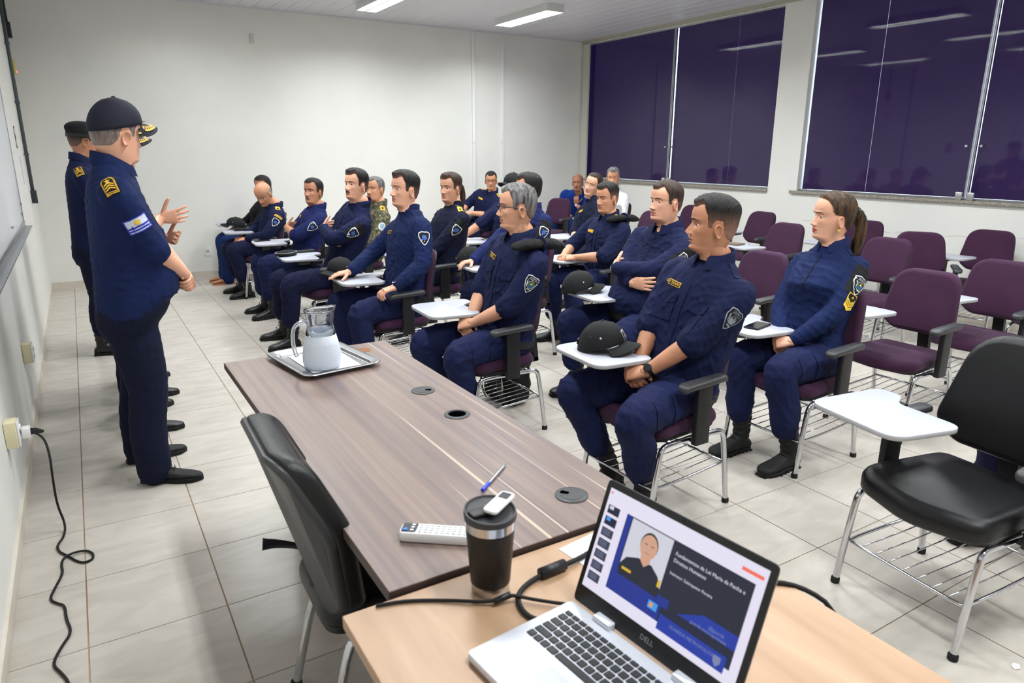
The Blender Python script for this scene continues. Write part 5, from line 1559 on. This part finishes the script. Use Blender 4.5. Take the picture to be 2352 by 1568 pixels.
cpts = [(-.318, 3.52, .425), (-.29, 3.49, .424), (-.259, 3.43, .41), (-.246, 3.36, .36), (-.25, 3.34, .26), (-.254, 3.37, .12), (-.236, 3.36, .03), (-.242, 3.29, .006), (-.269, 3.22, .006), (-.262, 3.16, .006), (-.232, 3.109, .006), (-.184, 3.012, .006), (-.142, 3.02, .006), (-.140, 3.075, .006), (-.166, 3.114, .007), (-.21, 3.105, .014), (-.245, 3.09, .010), (-.252, 3.04, .006), (-.245, 2.974, .006), (-.27, 2.88, .006), (-.288, 2.801, .006), (-.262, 2.76, .006), (-.238, 2.732, .006), (-.234, 2.637, .006), (-.216, 2.549, .006), (-.25, 2.475, .006), (-.272, 2.395, .006), (-.246, 2.336, .006), (-.224, 2.273, .006), (-.22, 2.15, .006), (-.26, 1.95, .006), (-.2, 1.7, .006)]
cpart('cable', MB().add(tube(smooth_path(cpts, 2), .0048, 7)), M_RUBBER, cr, (-.3, 3.5, 0), True)
cpart('adapter', MB().add(slab(rect(XL+.0605, XL+.092, 3.497, 3.543, .006), .402, .448, .004)), M_WHITE, cr, (-.3, 3.5, 0))
cpart('plug', MB().add(tube([(-.309, 3.52, .425), (-.29, 3.512, .425), (-.265, 3.495, .424)], [.015, .014, .007], 8)), M_BLKPL, cr, (-.3, 3.5, 0))
ol = empty('wall_outlet', (1.365, YB, .33)); tag(ol, 'white flush wall outlet low on the back wall', 'outlet')
obj('plate', MB().add(slab(rect(-.042, .042, -.062, .062, .006), 0.0005, .009, .003), 0, Rx(PI/2)), M_WHITE, ol)
obj('socket', MB().add(slab(rect(-.018, .018, -.014, .014, .004), .009, .0105), 0, Rx(PI/2)), mat('socket_grey', (168, 170, 174), .5), ol)
for x, zt, lb in ((5.335, ZC-.025, 'white vertical conduit on the back wall, left of the pair'), (5.843, ZC-.06, 'white vertical conduit on the back wall, right of the pair')):
    r = empty('wall_trunking', (x, YB, 0)); tag(r, lb, 'conduit')
    obj('channel', MB().add(slab(rect(-.025, .025, -.028, -.0005, .006), .08, zt, .003)), mat('trunking_white', (236, 237, 238), .4), r)
    obj('coupling', MB().add(slab(rect(-.029, .029, -.032, -.0005, .006), 1.72, 1.76, .003)), M_WHITE, r)
tag(obj('wall_hook', MB().add(slab(rect(2.135, 2.175, YB-.02, YB-.0005, .006), 2.92, 3.03, .006)), mat('hook_white', (206, 206, 202), .5), None), 'small white plastic fitting high on the back wall', 'fitting')

# ------------------------------------------------------------------ tray, jug
tr_ = empty('serving_tray', (.80, 2.835, ZD), math.radians(9)); tag(tr_, 'rectangular stainless steel tray with ridged rim on the brown desk', 'tray')
prof = [(.0, .006, .0), (.010, .006, .0), (.014, .012, 0), (.020, .0165, 0), (.024, .015, 0), (.028, .0185, 0), (.032, .017, 0), (.036, .0205, 0), (.040, .019, 0), (.046, .0225, 0), (.050, .020, 0)]
def rr_(g): return roundpoly([(-.122-g, -.165-g), (.122+g, -.165-g), (.122+g, .165+g), (-.122-g, .165+g)], [.02+g*.7]*4, 7)
rings = [np.c_[rr_(g), np.full(28, z)] for g, z, _ in prof]
low = [np.c_[rr_(g), np.full(28, z-.0025)] for g, z, _ in prof[::-1]]
obj('tray_dish', MB().add(loft(rings+low, False)), M_STEEL, tr_, True)
obj('tray_base', MB().add(slab(rr_(.0), 0.0005, .0055, 0)), M_STEEL, tr_)
tag(obj('paper_napkin', MB().add(slab(np.array([(-.105, -.15), (.10, -.155), (.112, .13), (-.10, .14)]), .0075, .0082), 0, T(.80, 2.835, ZD) @ Rz(math.radians(6))), mat('napkin', (235, 238, 246), .8), None), 'white paper napkin lying in the steel tray under the jug', 'napkin')
jr = empty('water_jug', (.77, 2.74, ZD+.0085)); tag(jr, 'clear glass jug of water with handle standing on the steel tray', 'jug')
M_GLASS = mat('jug_glass', (246, 250, 255), .03, trans=1.0, ior=1.45)
M_FOGGLARE = mat('jug_fog_glare', (240, 246, 255), .35, trans=.35, ior=1.2, bump=(90, .15))  # milky white: condensation, plus the flash highlight put into the colour
M_WATER = mat('water', (235, 243, 252), .10, trans=.9, ior=1.1)
outer = [(.055, .0), (.072, .006), (.078, .03), (.077, .06), (.070, .10), (.060, .14), (.0535, .17), (.0525, .185), (.0545, .20), (.060, .232), (.0615, .24)]
def jug_surf(pr, n=36, spout=True):
    v, f = lathe(pr, n, False)
    if spout:
        a = np.arctan2(v[:, 1], v[:, 0])
        k = np.exp(-((np.abs(a-0.35))/.32)**2)*np.clip((v[:, 2]-.19)/.05, 0, 1)
        r_ = np.hypot(v[:, 0], v[:, 1])+1e-9
        v[:, 0] += v[:, 0]/r_*k*.018; v[:, 1] += v[:, 1]/r_*k*.018; v[:, 2] += k*.006
    return v, f
inner = [(r-.0035, z+.004 if z < .01 else z) for r, z in outer]
lowo = [p for p in outer if p[1] <= .145]; lowi = [(r-.003, max(z, .006)) for r, z in lowo]
obj('jug_body', MB().add(jug_surf([(.0, .0)]+lowo+lowi[::-1]+[(.0, .006)])), M_FOGGLARE, jr, True)
upo = [p for p in outer if p[1] >= .14]; upi = [(r-.003, z) for r, z in upo]
obj('jug_neck', MB().add(jug_surf(upo+upi[::-1]+upo[:1])), M_GLASS, jr, True)
obj('rim', MB().add(jug_surf([(.0615+.0025*math.cos(t)-.0015, .24+.003*math.sin(t)) for t in np.linspace(0, 2*PI, 9)])), M_GLASS, jr, True)
obj('water', MB().add(lathe([(.0, .0075), (.066, .0075), (.0735, .03), (.0725, .06), (.0655, .10), (.0555, .14), (.0505, .165), (.0, .165)], 32, False)), M_WATER, jr, True)
hp_ = [(-.050, -.006, .195), (-.085, -.012, .20), (-.112, -.016, .18), (-.118, -.017, .13), (-.112, -.016, .085), (-.105, -.015, .065)]
obj('handle', MB().add(tube(smooth_path(np.array(hp_), 2), .0085, 10)), M_GLASS, jr, True)

# ------------------------------------------------------------------ remote, cup, pen
rm = empty('remote_control', (.605, 1.315, ZD), math.radians(-38)); tag(rm, 'white projector remote control with blue button lying on the brown desk', 'remote')
obj('case', MB().add(slab(rect(-.085, .085, -.024, .024, .014, 5), .0005, .026, .006)), M_WHITE, rm)
obj('top_plate', MB().add(slab(rect(-.080, -.045, -.019, .019, .006), .026, .0266)), mat('remote_dark', (44, 46, 54), .5), rm)
M_RB = mat('remote_button', (206, 208, 212), .5); M_RBB = mat('remote_blue', (40, 120, 220), .4)
bm_ = mesh_data('button', MB().add(slab(rect(-.0042, .0042, -.0035, .0035, .0015, 3), 0, .0018, .0006, 2)), M_RB, 'auto')
for i in range(9):
    for j in range(4):
        b_ = obj('button', bm_, None, rm, loc=(-.036+i*.0132, -.0145+j*.0097, .026))
for j in range(3): obj('button', bm_, None, rm, loc=(-.055, -.0115+j*.0115, .0266))
obj('power_button', MB().add(lathe([(.0055, 0), (.0055, .002), (0, .0026)], 12, False), 0, T(-.071, -.010, .0266)), M_RBB, rm)

cp = empty('travel_cup', (.628, 1.104, ZL)); tag(cp, 'black insulated steel cup with lid standing on the oak desk', 'cup')
obj('cup_base', MB().add(lathe([(.0, .0), (.0385, .0), (.0395, .002), (.0405, .022), (.0, .022)], 36)), M_STEEL, cp)
obj('cup_body', MB().add(lathe([(.0406, .022), (.0415, .023), (.0500, .142), (.0505, .144), (.049, .145)], 40)), mat('cup_black', (11, 12, 13), .45, bump=(300, .04)), cp)
obj('rim_band', MB().add(lathe([(.0495, .145), (.0508, .1455), (.0522, .166), (.051, .167)], 40)), M_STEEL, cp)
lidb = MB().add(lathe([(.050, .164), (.0535, .166), (.0545, .176), (.0535, .183), (.050, .184), (.047, .180), (.030, .1775), (.0, .177)], 40))
v = lidb.v[0]; v[:, 2] += np.where(v[:, 2] > .17, v[:, 1]*.10, 0)
obj('lid', lidb, M_GREYPL, cp)
obj('lid_slider', MB().add(slab(rect(-.046, .005, -.014, .014, .006), .179, .1865, .003)), M_BLKPL, cp)
tg = empty('key_fob', (.645, 1.100, ZL+.189), math.radians(28)); tag(tg, 'small white electronic fob with dark display resting on the cup lid', 'fob')
obj('fob_body', MB().add(slab(rect(-.036, .044, -.017, .017, .010), 0, .008, .003), 0, Ry(math.radians(-5))), M_WHITE, tg)
obj('display', MB().add(slab(rect(.016, .037, -.011, .011, .003), .008, .0088), 0, Ry(math.radians(-5))), mat('fob_display', (28, 30, 38), .3), tg)
pn_ = empty('ballpoint_pen', (.872, 1.512, ZD), math.atan2(.108, .138)); tag(pn_, 'clear ballpoint pen with blue cap end lying on the brown desk', 'pen')
obj('barrel', MB().add(tube([(-.035, 0, .0046), (.075, 0, .0046)], .0042, 8)), mat('pen_barrel', (120, 126, 140), .25, trans=.3), pn_)
obj('cap', MB().add(tube([(-.08, 0, .0052), (-.035, 0, .0052)], .005, 8)), mat('pen_blue', (36, 62, 214), .35), pn_)
obj('tip', MB().add(tube([(.075, 0, .0046), (.092, 0, .0046)], [.0035, .001], 8)), M_STEEL, pn_)

# ------------------------------------------------------------------ laptop: u along its width (toward the viewer), hinge at the far side
lp = empty('laptop', (.735, .965, ZL), math.radians(-84.5)); tag(lp, 'open silver laptop showing a slide, on the oak desk', 'laptop')
# local frame: +x runs along the hinge from the left end, +y points away from the user, z up
LW, LD = .378, .252
M_SILVER = mat('laptop_silver', (212, 216, 226), .32, .25)
M_BEZEL = mat('laptop_bezel', (16, 17, 19), .4)
bsd = obj('base', MB().add(slab(rect(0, LW, -LD, 0, .012), .003, .019, .003)), M_SILVER, lp)
for x in (.04, LW-.04):
    for y in (-.02, -LD+.02): obj('rubber_foot', MB().add(lathe([(.008, 0), (.008, .0032)], 10), 0, T(x, y, 0)), M_RUBBER, bsd)
M_KEY = mat('key_black', (30, 31, 34), .5)
kcache = {}
def key(x, y, w, h):
    kk = (round(w, 4), round(h, 4))
    if kk not in kcache: kcache[kk] = mesh_data('key', MB().add(slab(rect(-w/2, w/2, -h/2, h/2, .002, 3), 0, .0022, .0007, 2)), M_KEY, 'auto')
    obj('key', kcache[kk], None, bsd, loc=(x+w/2, y, .019))
kx0, pit, kh = .024, .0190, .0150
rows_ = [(-.034, .0095, [(.0160,)]*16), (-.050, kh, [(.0160,)]*13+[(.0300,)]), (-.069, kh, [(.0240,)]+[(.0160,)]*12+[(.0220,)]), (-.088, kh, [(.0280,)]+[(.0160,)]*11+[(.0370,)]), (-.107, kh, [(.0370,)]+[(.0160,)]*10+[(.0470,)]), (-.126, kh, [(.0160,)]*3+[(.0200,)]+[(.1000,)]+[(.0160,)]*2+[(.0160,)]*3)]
for y, h, ks in rows_:
    x = kx0
    for (w,) in ks:
        key(x, y, w, h); x += w+.0030
obj('touchpad', MB().add(slab(rect(.120, .225, -.232, -.152, .004), .019, .0194)), mat('touchpad', (196, 200, 208), .3), bsd)
for x in (.07, LW-.07-.045): obj('hinge', MB().add(slab(rect(x, x+.045, -.010, .010, .004), .012, .030, .004)), M_SILVER, lp)
TILT = math.radians(20.5)
SM = T(0, .004, .020) @ Rx(PI/2-TILT)       # lid plane: x along width, y up the lid, z toward the user
lid_ = empty('lid_frame'); bpy.data.objects.remove(lid_)
LH = .252
lid = obj('lid', MB().add(slab(rect(0, LW, 0, LH, .010), -.006, .0, .0015)), M_BEZEL, lp); lid.matrix_local = Matrix(SM.tolist())
obj('lid_cover', MB().add(slab(rect(.0005, LW-.0005, .0005, LH-.0005, .010), -.0072, -.0061)), M_SILVER, lid)
def em(name, c, s=1.0): return mat('screen_'+name, (8, 8, 8), .35, emit=(c, s))
SX0, SX1, SY0, SY1 = .012, LW-.012, .036, LH-.014
E_BG = em('white', (226, 222, 240)); E_NAVY = em('navy', (20, 28, 56)); E_DARK = em('dark', (26, 30, 50)); E_BLUE = em('blue', (18, 44, 140)); E_ROY = em('royal', (22, 52, 160)); E_TXT = em('text', (226, 228, 238)); E_THUMB = em('thumb', (56, 58, 74)); E_GREY = em('portrait_bg', (206, 206, 218)); E_SKIN = em('portrait_skin', (206, 158, 134)); E_HAIR = em('portrait_hair', (58, 48, 44)); E_SUIT = em('portrait_uniform', (24, 28, 46)); E_GOLD = em('gold', (214, 176, 40)); E_RED = em('red', (240, 110, 90)); E_ORG = em('orange', (240, 150, 40)); E_CYA = em('cyan', (60, 150, 230)); E_DIM = em('dim_text', (120, 130, 170))
scr = obj('screen', MB().add(slab(rect(SX0, SX1, SY0, SY1), .0001, .0004)), E_BG, lid, False)
SWW, SHH = SX1-SX0, SY1-SY0
_zz = [.00045]
def s_poly(name, pts, m):
    _zz[0] += .00003
    v, f = fillpoly([(SX0+p[0]*SWW, SY1-p[1]*SHH) for p in pts], 9)
    return obj(name, MB().add((np.c_[v, np.full(len(v), _zz[0])], f)), m, scr, False)
def s_rect(name, x0, y0, x1, y1, m): return s_poly(name, [(x0, y1), (x1, y1), (x1, y0), (x0, y0)], m)
def s_text(t, x, y, size, m, align='LEFT'):
    _zz[0] += .00003
    v, f = text2d(t, size, align)
    return obj('slide_text', MB().add((np.c_[v+np.array([SX0+x*SWW, SY1-y*SHH]), np.full(len(v), _zz[0])], f)), m, scr, False)
for k in range(7):
    y = .155+k*.112
    s_rect('slide_thumbnail', .020, y, .105, y+.082, E_THUMB if k > 1 else E_NAVY)
    if k < 2: s_rect('thumbnail_picture', .03, y+.005, .06, y+.04, E_GREY if k == 0 else E_CYA)
    for q in range(3 if k > 1 else 0): s_rect('thumbnail_line', .03, y+.018+q*.018, .085, y+.024+q*.018, E_DIM)
s_rect('ribbon_mark', .012, .03, .026, .05, E_RED)
s_rect('slide_panel', .160, .150, .955, .880, E_DARK)
s_poly('slide_band', [(.160, .880), (.160, .15), (.20, .15), (.20, .66), (.56, .66), (.56, .88)], E_BLUE)
s_rect('portrait_photo', .205, .160, .485, .70, E_GREY)
s_poly('portrait_uniform', [(.205, .70), (.205, .60), (.235, .52), (.31, .47), (.40, .47), (.455, .53), (.485, .62), (.485, .70)], E_SUIT)
s_poly('portrait_neck', [(.32, .47), (.32, .40), (.385, .40), (.385, .47), (.355, .52)], E_SKIN)
a_ = np.linspace(0, 2*PI, 24, endpoint=False)
s_poly('portrait_hair', [(.352+.058*math.cos(t), .32-.118*math.sin(t)) for t in a_], E_HAIR)
s_poly('portrait_face', [(.352+.055*math.cos(t), .335-.112*math.sin(t)) for t in a_], E_SKIN)
for x in (.332, .374): s_rect('portrait_eye', x-.010, .312, x+.010, .320, E_HAIR)
s_rect('portrait_mouth', .336, .388, .369, .395, em('lip', (170, 110, 100)))
s_rect('portrait_tag', .225, .615, .29, .640, E_GOLD)
s_rect('portrait_epaulette', .462, .545, .480, .61, E_GOLD)
s_text('Fundamentos da Lei Maria da Penha e', .515, .255, .0094, E_TXT)
s_text('Direitos Humanos', .515, .315, .0094, E_TXT)
s_text('Instrutor: Subinspetor Pereira', .515, .43, .0075, E_TXT)
s_poly('slide_diamond', [(.62, .72), (.76, .60), (.955, .60), (.955, .72)], E_ROY)
s_rect('slide_footer', .52, .74, .955, .88, E_NAVY)
s_text('@guarda', .80, .665, .0085, E_DIM); s_text('guarda.metropolitana', .70, .705, .0085, E_DIM)
s_rect('slide_logo', .445, .745, .505, .815, E_CYA); s_rect('slide_logo_mark', .455, .76, .475, .80, E_ORG)
s_rect('slide_strip', .53, .80, .93, .935, E_ROY)
s_text('GUARDA METROPOLITANA', .60, .85, .0085, E_DIM)
s_poly('slide_crest', [(.865, .83), (.905, .83), (.905, .88), (.885, .92), (.865, .88)], E_DIM)
s_rect('ribbon_button', .87, .065, .985, .095, E_RED)
obj('brand_mark', MB().add((lambda vf: (np.c_[vf[0]+np.array([LW/2, .019]), np.full(len(vf[0]), .0004)], vf[1]))(text2d('DELL', .014))), mat('logo_silver', (150, 154, 160), .4, .5), lid, False)
obj('webcam', MB().add(lathe([(.0025, .0001), (.0025, .0004), (0, .0005)], 10, False), 0, T(LW/2, LH-.007, 0)), M_PUPIL, lid)
# cables by the laptop
cb1 = empty('laptop_charger_cable', (.55, 1.1, ZL)); tag(cb1, 'thin black charger cable with small ferrite across the oak desk', 'cable')
def cc(name, mb, m, root, base, sm=True):
    o = obj(name, mb, m, root, sm); o.location = tuple(-t for t in base); return o
zc_ = ZL+.0045
cc('cable', MB().add(tube(smooth_path([(.40, 1.166, zc_), (.46, 1.150, zc_), (.536, 1.105, zc_), (.60, 1.05, zc_+.004), (.64, 1.045, zc_+.012), (.67, 1.02, zc_+.006), (.705, .985, ZL+.010), (.722, .968, ZL+.011)], 2), .0036, 8)), M_RUBBER, cb1, (.55, 1.1, ZL))
cc('ferrite', MB().add(tube([(.605, 1.049, zc_+.005), (.640, 1.044, zc_+.012)], .0068, 10)), M_BLKPL, cb1, (.55, 1.1, ZL))
cb2 = empty('video_cable', (.7, 1.05, ZL)); tag(cb2, 'thick black video cable with ferrite block curling to the laptop', 'cable')
zb_ = ZL+.006
cc('cable', MB().add(tube(smooth_path([(.985, 1.14, zb_), (.92, 1.11, zb_), (.855, 1.085, zb_+.003), (.758, 1.076, zb_+.006), (.70, 1.072, zb_), (.655, 1.045, zb_), (.640, 1.00, zb_), (.645, .965, zb_), (.668, .94, ZL+.011), (.69, .932, ZL+.012)], 2), .0055, 8)), M_RUBBER, cb2, (.7, 1.05, ZL))
cc('ferrite', MB().add(tube([(.80, 1.080, zb_+.006), (.735, 1.076, zb_+.007)], .0125, 12)), M_BLKPL, cb2, (.7, 1.05, ZL))
cc('connector', MB().add(slab(rect(.645, .70, .922, .945, .004), ZL+.003, ZL+.018, .003)), M_BLKPL, cb2, (.7, 1.05, ZL))
cb3 = tag(obj('desk_edge_cable', MB().add(tube(smooth_path([(1.02, .93, ZL+.006), (1.12, .83, ZL+.006), (1.19, .77, ZL+.004), (1.225, .70, ZL-.03), (1.24, .62, .5), (1.24, .55, .1), (1.26, .4, .006)], 2), .0055, 8)), M_RUBBER, None, True), 'black cable running off the right edge of the oak desk', 'cable')
tag(obj('note_paper', MB().add(slab(np.array([(.845, 1.065), (.955, 1.075), (.945, 1.165), (.835, 1.150)]), ZL+.0004, ZL+.0012)), mat('note_white', (232, 234, 240), .7), None), 'small white card on the oak desk behind the laptop screen', 'card')
ub = empty('usb_receiver', (.965, 1.125, ZL)); tag(ub, 'black glossy adapter block on the oak desk behind the laptop', 'adapter')
obj('case', MB().add(slab(rect(-.03, .03, -.018, .018, .008), .0013, .028, .006)), M_BLKPL, ub); obj('led', MB().add(ball((0, -.018, .016), .003, 8, 5)), M_STEEL, ub)

# ------------------------------------------------------------------ things on the tablets
TZ = .7125
def tablet_cap(label, x, y, deg, badge=False, dz=0.0, squash=1.0, kind='black'):
    c = put_cap(kind, None, T(x, y, TZ-.0045*squash+dz) @ Rz(math.radians(deg)) @ S(1, 1, squash), badge=badge, name='cap')
    tag(c, label, 'cap', 'caps on the tablets')
    b = obj('strap', MB().add(slab(rect(-.112, -.106, -.03, .03, .002), .033, .055, .003)), M_BELT, c)
    obj('buckle', MB().add(slab(rect(-.1145, -.112, .005, .02), .036, .052, 0)), M_WTH, c)
    for s in (1, -1):
        for k in range(2):
            obj('eyelet', MB().add(ball((.012-.05*k, s*(.0835-.008*k), .085), .005, 8, 5, (1, .4, 1))), M_GREYPL if k else M_WTH, c)
    return c
tablet_cap('black cap with shield badge on the tablet of the young officer', 2.01, 2.47, -50, badge=True)
tablet_cap('black cap with white eyelets on the tablet of the stout officer', 2.76, 3.66, -20)
tablet_cap('black cap on the tablet behind the man in glasses', 2.71, 5.09, -28)
tablet_cap('black cap under the hand of the officer in the zip-neck shirt', 1.60, 5.03, 200)
gc = empty('side_cap', (1.515, 6.30, TZ), math.radians(40)); tag(gc, 'flat black folded cap with white piping on the moustached officer tablet', 'cap', 'caps on the tablets')
v, f, n = remesh([ball((0, 0, .022), 1, 20, 10, (.125, .085, .026)), tube([(0, 0, .004), (0, 0, .02)], .1, 24)], .008, 2)
v[:, 1] *= .85
obj('cap_body', MB().add((v, f)), M_BERET, gc, True)
obj('piping', MB().add(tube(np.array([(.118*math.cos(t), .074*math.sin(t), .030) for t in np.linspace(0, 2*PI, 30)]), .003, 6, False)), M_GRYTH, gc, True)
tablet_cap('crumpled black cap on the tablet of the bald officer', 1.55, 8.70, 150, squash=.8, dz=.028)
bk = empty('black_book', (1.59, 8.62, TZ), math.radians(84)); tag(bk, 'thin black book on the tablet of the bald officer', 'book')
obj('cover', MB().add(slab(rect(-.12, .12, -.09, .09, .004), 0, .026, .002)), mat('book_black', (20, 20, 24), .5), bk); obj('pages', MB().add(box(-.116, .1205, -.087, .087, .004, .022)), M_WTH, bk, False)
def phone(label, x, y, deg, z=TZ, w=.075, l=.155, c=(16, 17, 20)):
    p = empty('mobile_phone', (x, y, z), math.radians(deg)); tag(p, label, 'phone', 'phones on the tablets')
    obj('phone_body', MB().add(slab(rect(-l/2, l/2, -w/2, w/2, .01), 0, .009, .002)), mat('phone_black', c, .3), p)
    obj('phone_screen', MB().add(slab(rect(-l/2+.006, l/2-.006, -w/2+.004, w/2-.004, .006), .009, .0094)), mat('phone_glass', (8, 9, 12), .08), p)
    return p
phone('dark phone lying on the tablet of the short-sleeved officer', 1.56, 7.45, 5)
phone('black phone case on the tablet of the woman officer', 3.03, 2.41, 15, w=.085, l=.165)
nb = empty('notebook', (5.60, 4.86, TZ), math.radians(10)); tag(nb, 'brown notebook on an empty chair tablet under the far window', 'notebook')
obj('cover', MB().add(slab(rect(-.075, .075, -.10, .10, .004), 0, .014, .002)), mat('notebook_cover', (112, 98, 84), .6), nb); obj('pages', MB().add(box(-.073, .0755, -.097, .097, .003, .011)), M_WTH, nb, False)
bb = empty('black_bag', (2.28, 7.42, TZ), math.radians(20)); tag(bb, 'soft black pouch on the tablet of the man in camouflage', 'bag')
v, f, n = remesh([ball((0, 0, .035), 1, 20, 10, (.15, .085, .034)), limb([(-.1, .0, .03), (.12, .01, .03)], [.03, .028], 10, 1)], .009, 2)
v[:, 2] = np.maximum(v[:, 2], .001); v = folds(v, n, 5, .008, .07); v[:, 2] = np.maximum(v[:, 2], .001)
obj('pouch', MB().add((v, f)), M_BERET, bb, True)
obj('zip_pull', MB().add(slab(rect(-.01, .01, -.004, .004, .002), .066, .07)), M_STEEL, bb)
# backpack on the floor behind the man in glasses
bp = empty('backpack', (2.28, 3.78, 0), math.radians(100)); tag(bp, 'black backpack on the floor behind the chair of the man in glasses', 'backpack')
v, f, n = remesh([slab(rect(-.16, .16, -.09, .09, .05), .002, .34, .06, 4), ball((0, -.1, .12), 1, 18, 10, (.12, .06, .09))], .011, 4)
v = folds(v, n, 8, .008, .09); v[:, 2] = np.maximum(v[:, 2], .001)
obj('pack_body', MB().add((v, f)), M_BERET, bp, True)
for s in (-1, 1): obj('strap', MB().add(tube(smooth_path([(s*.07, .085, .33), (s*.09, .15, .25), (s*.09, .14, .10), (s*.1, .1, .03)], 2), .018, 8, True, .3)), M_BELT, bp, True)
obj('buckle', MB().add(slab(rect(-.02, .02, -.012, .012, .004), 0, .008), 0, T(.05, -.165, .12) @ Rx(PI/2)), M_BLKPL, bp)
tag(obj('paper_scrap', MB().add(slab(roundpoly([(-.02, -.006), (.0, -.014), (.02, -.004), (.012, .012), (-.01, .008)], .004, 3), 0.0006, .004, .001), 0, T(2.41, .77, 0)), mat('scrap_white', (225, 225, 228), .8), None), 'tiny crumpled white paper scrap on the floor below the black leather chair', 'paper')
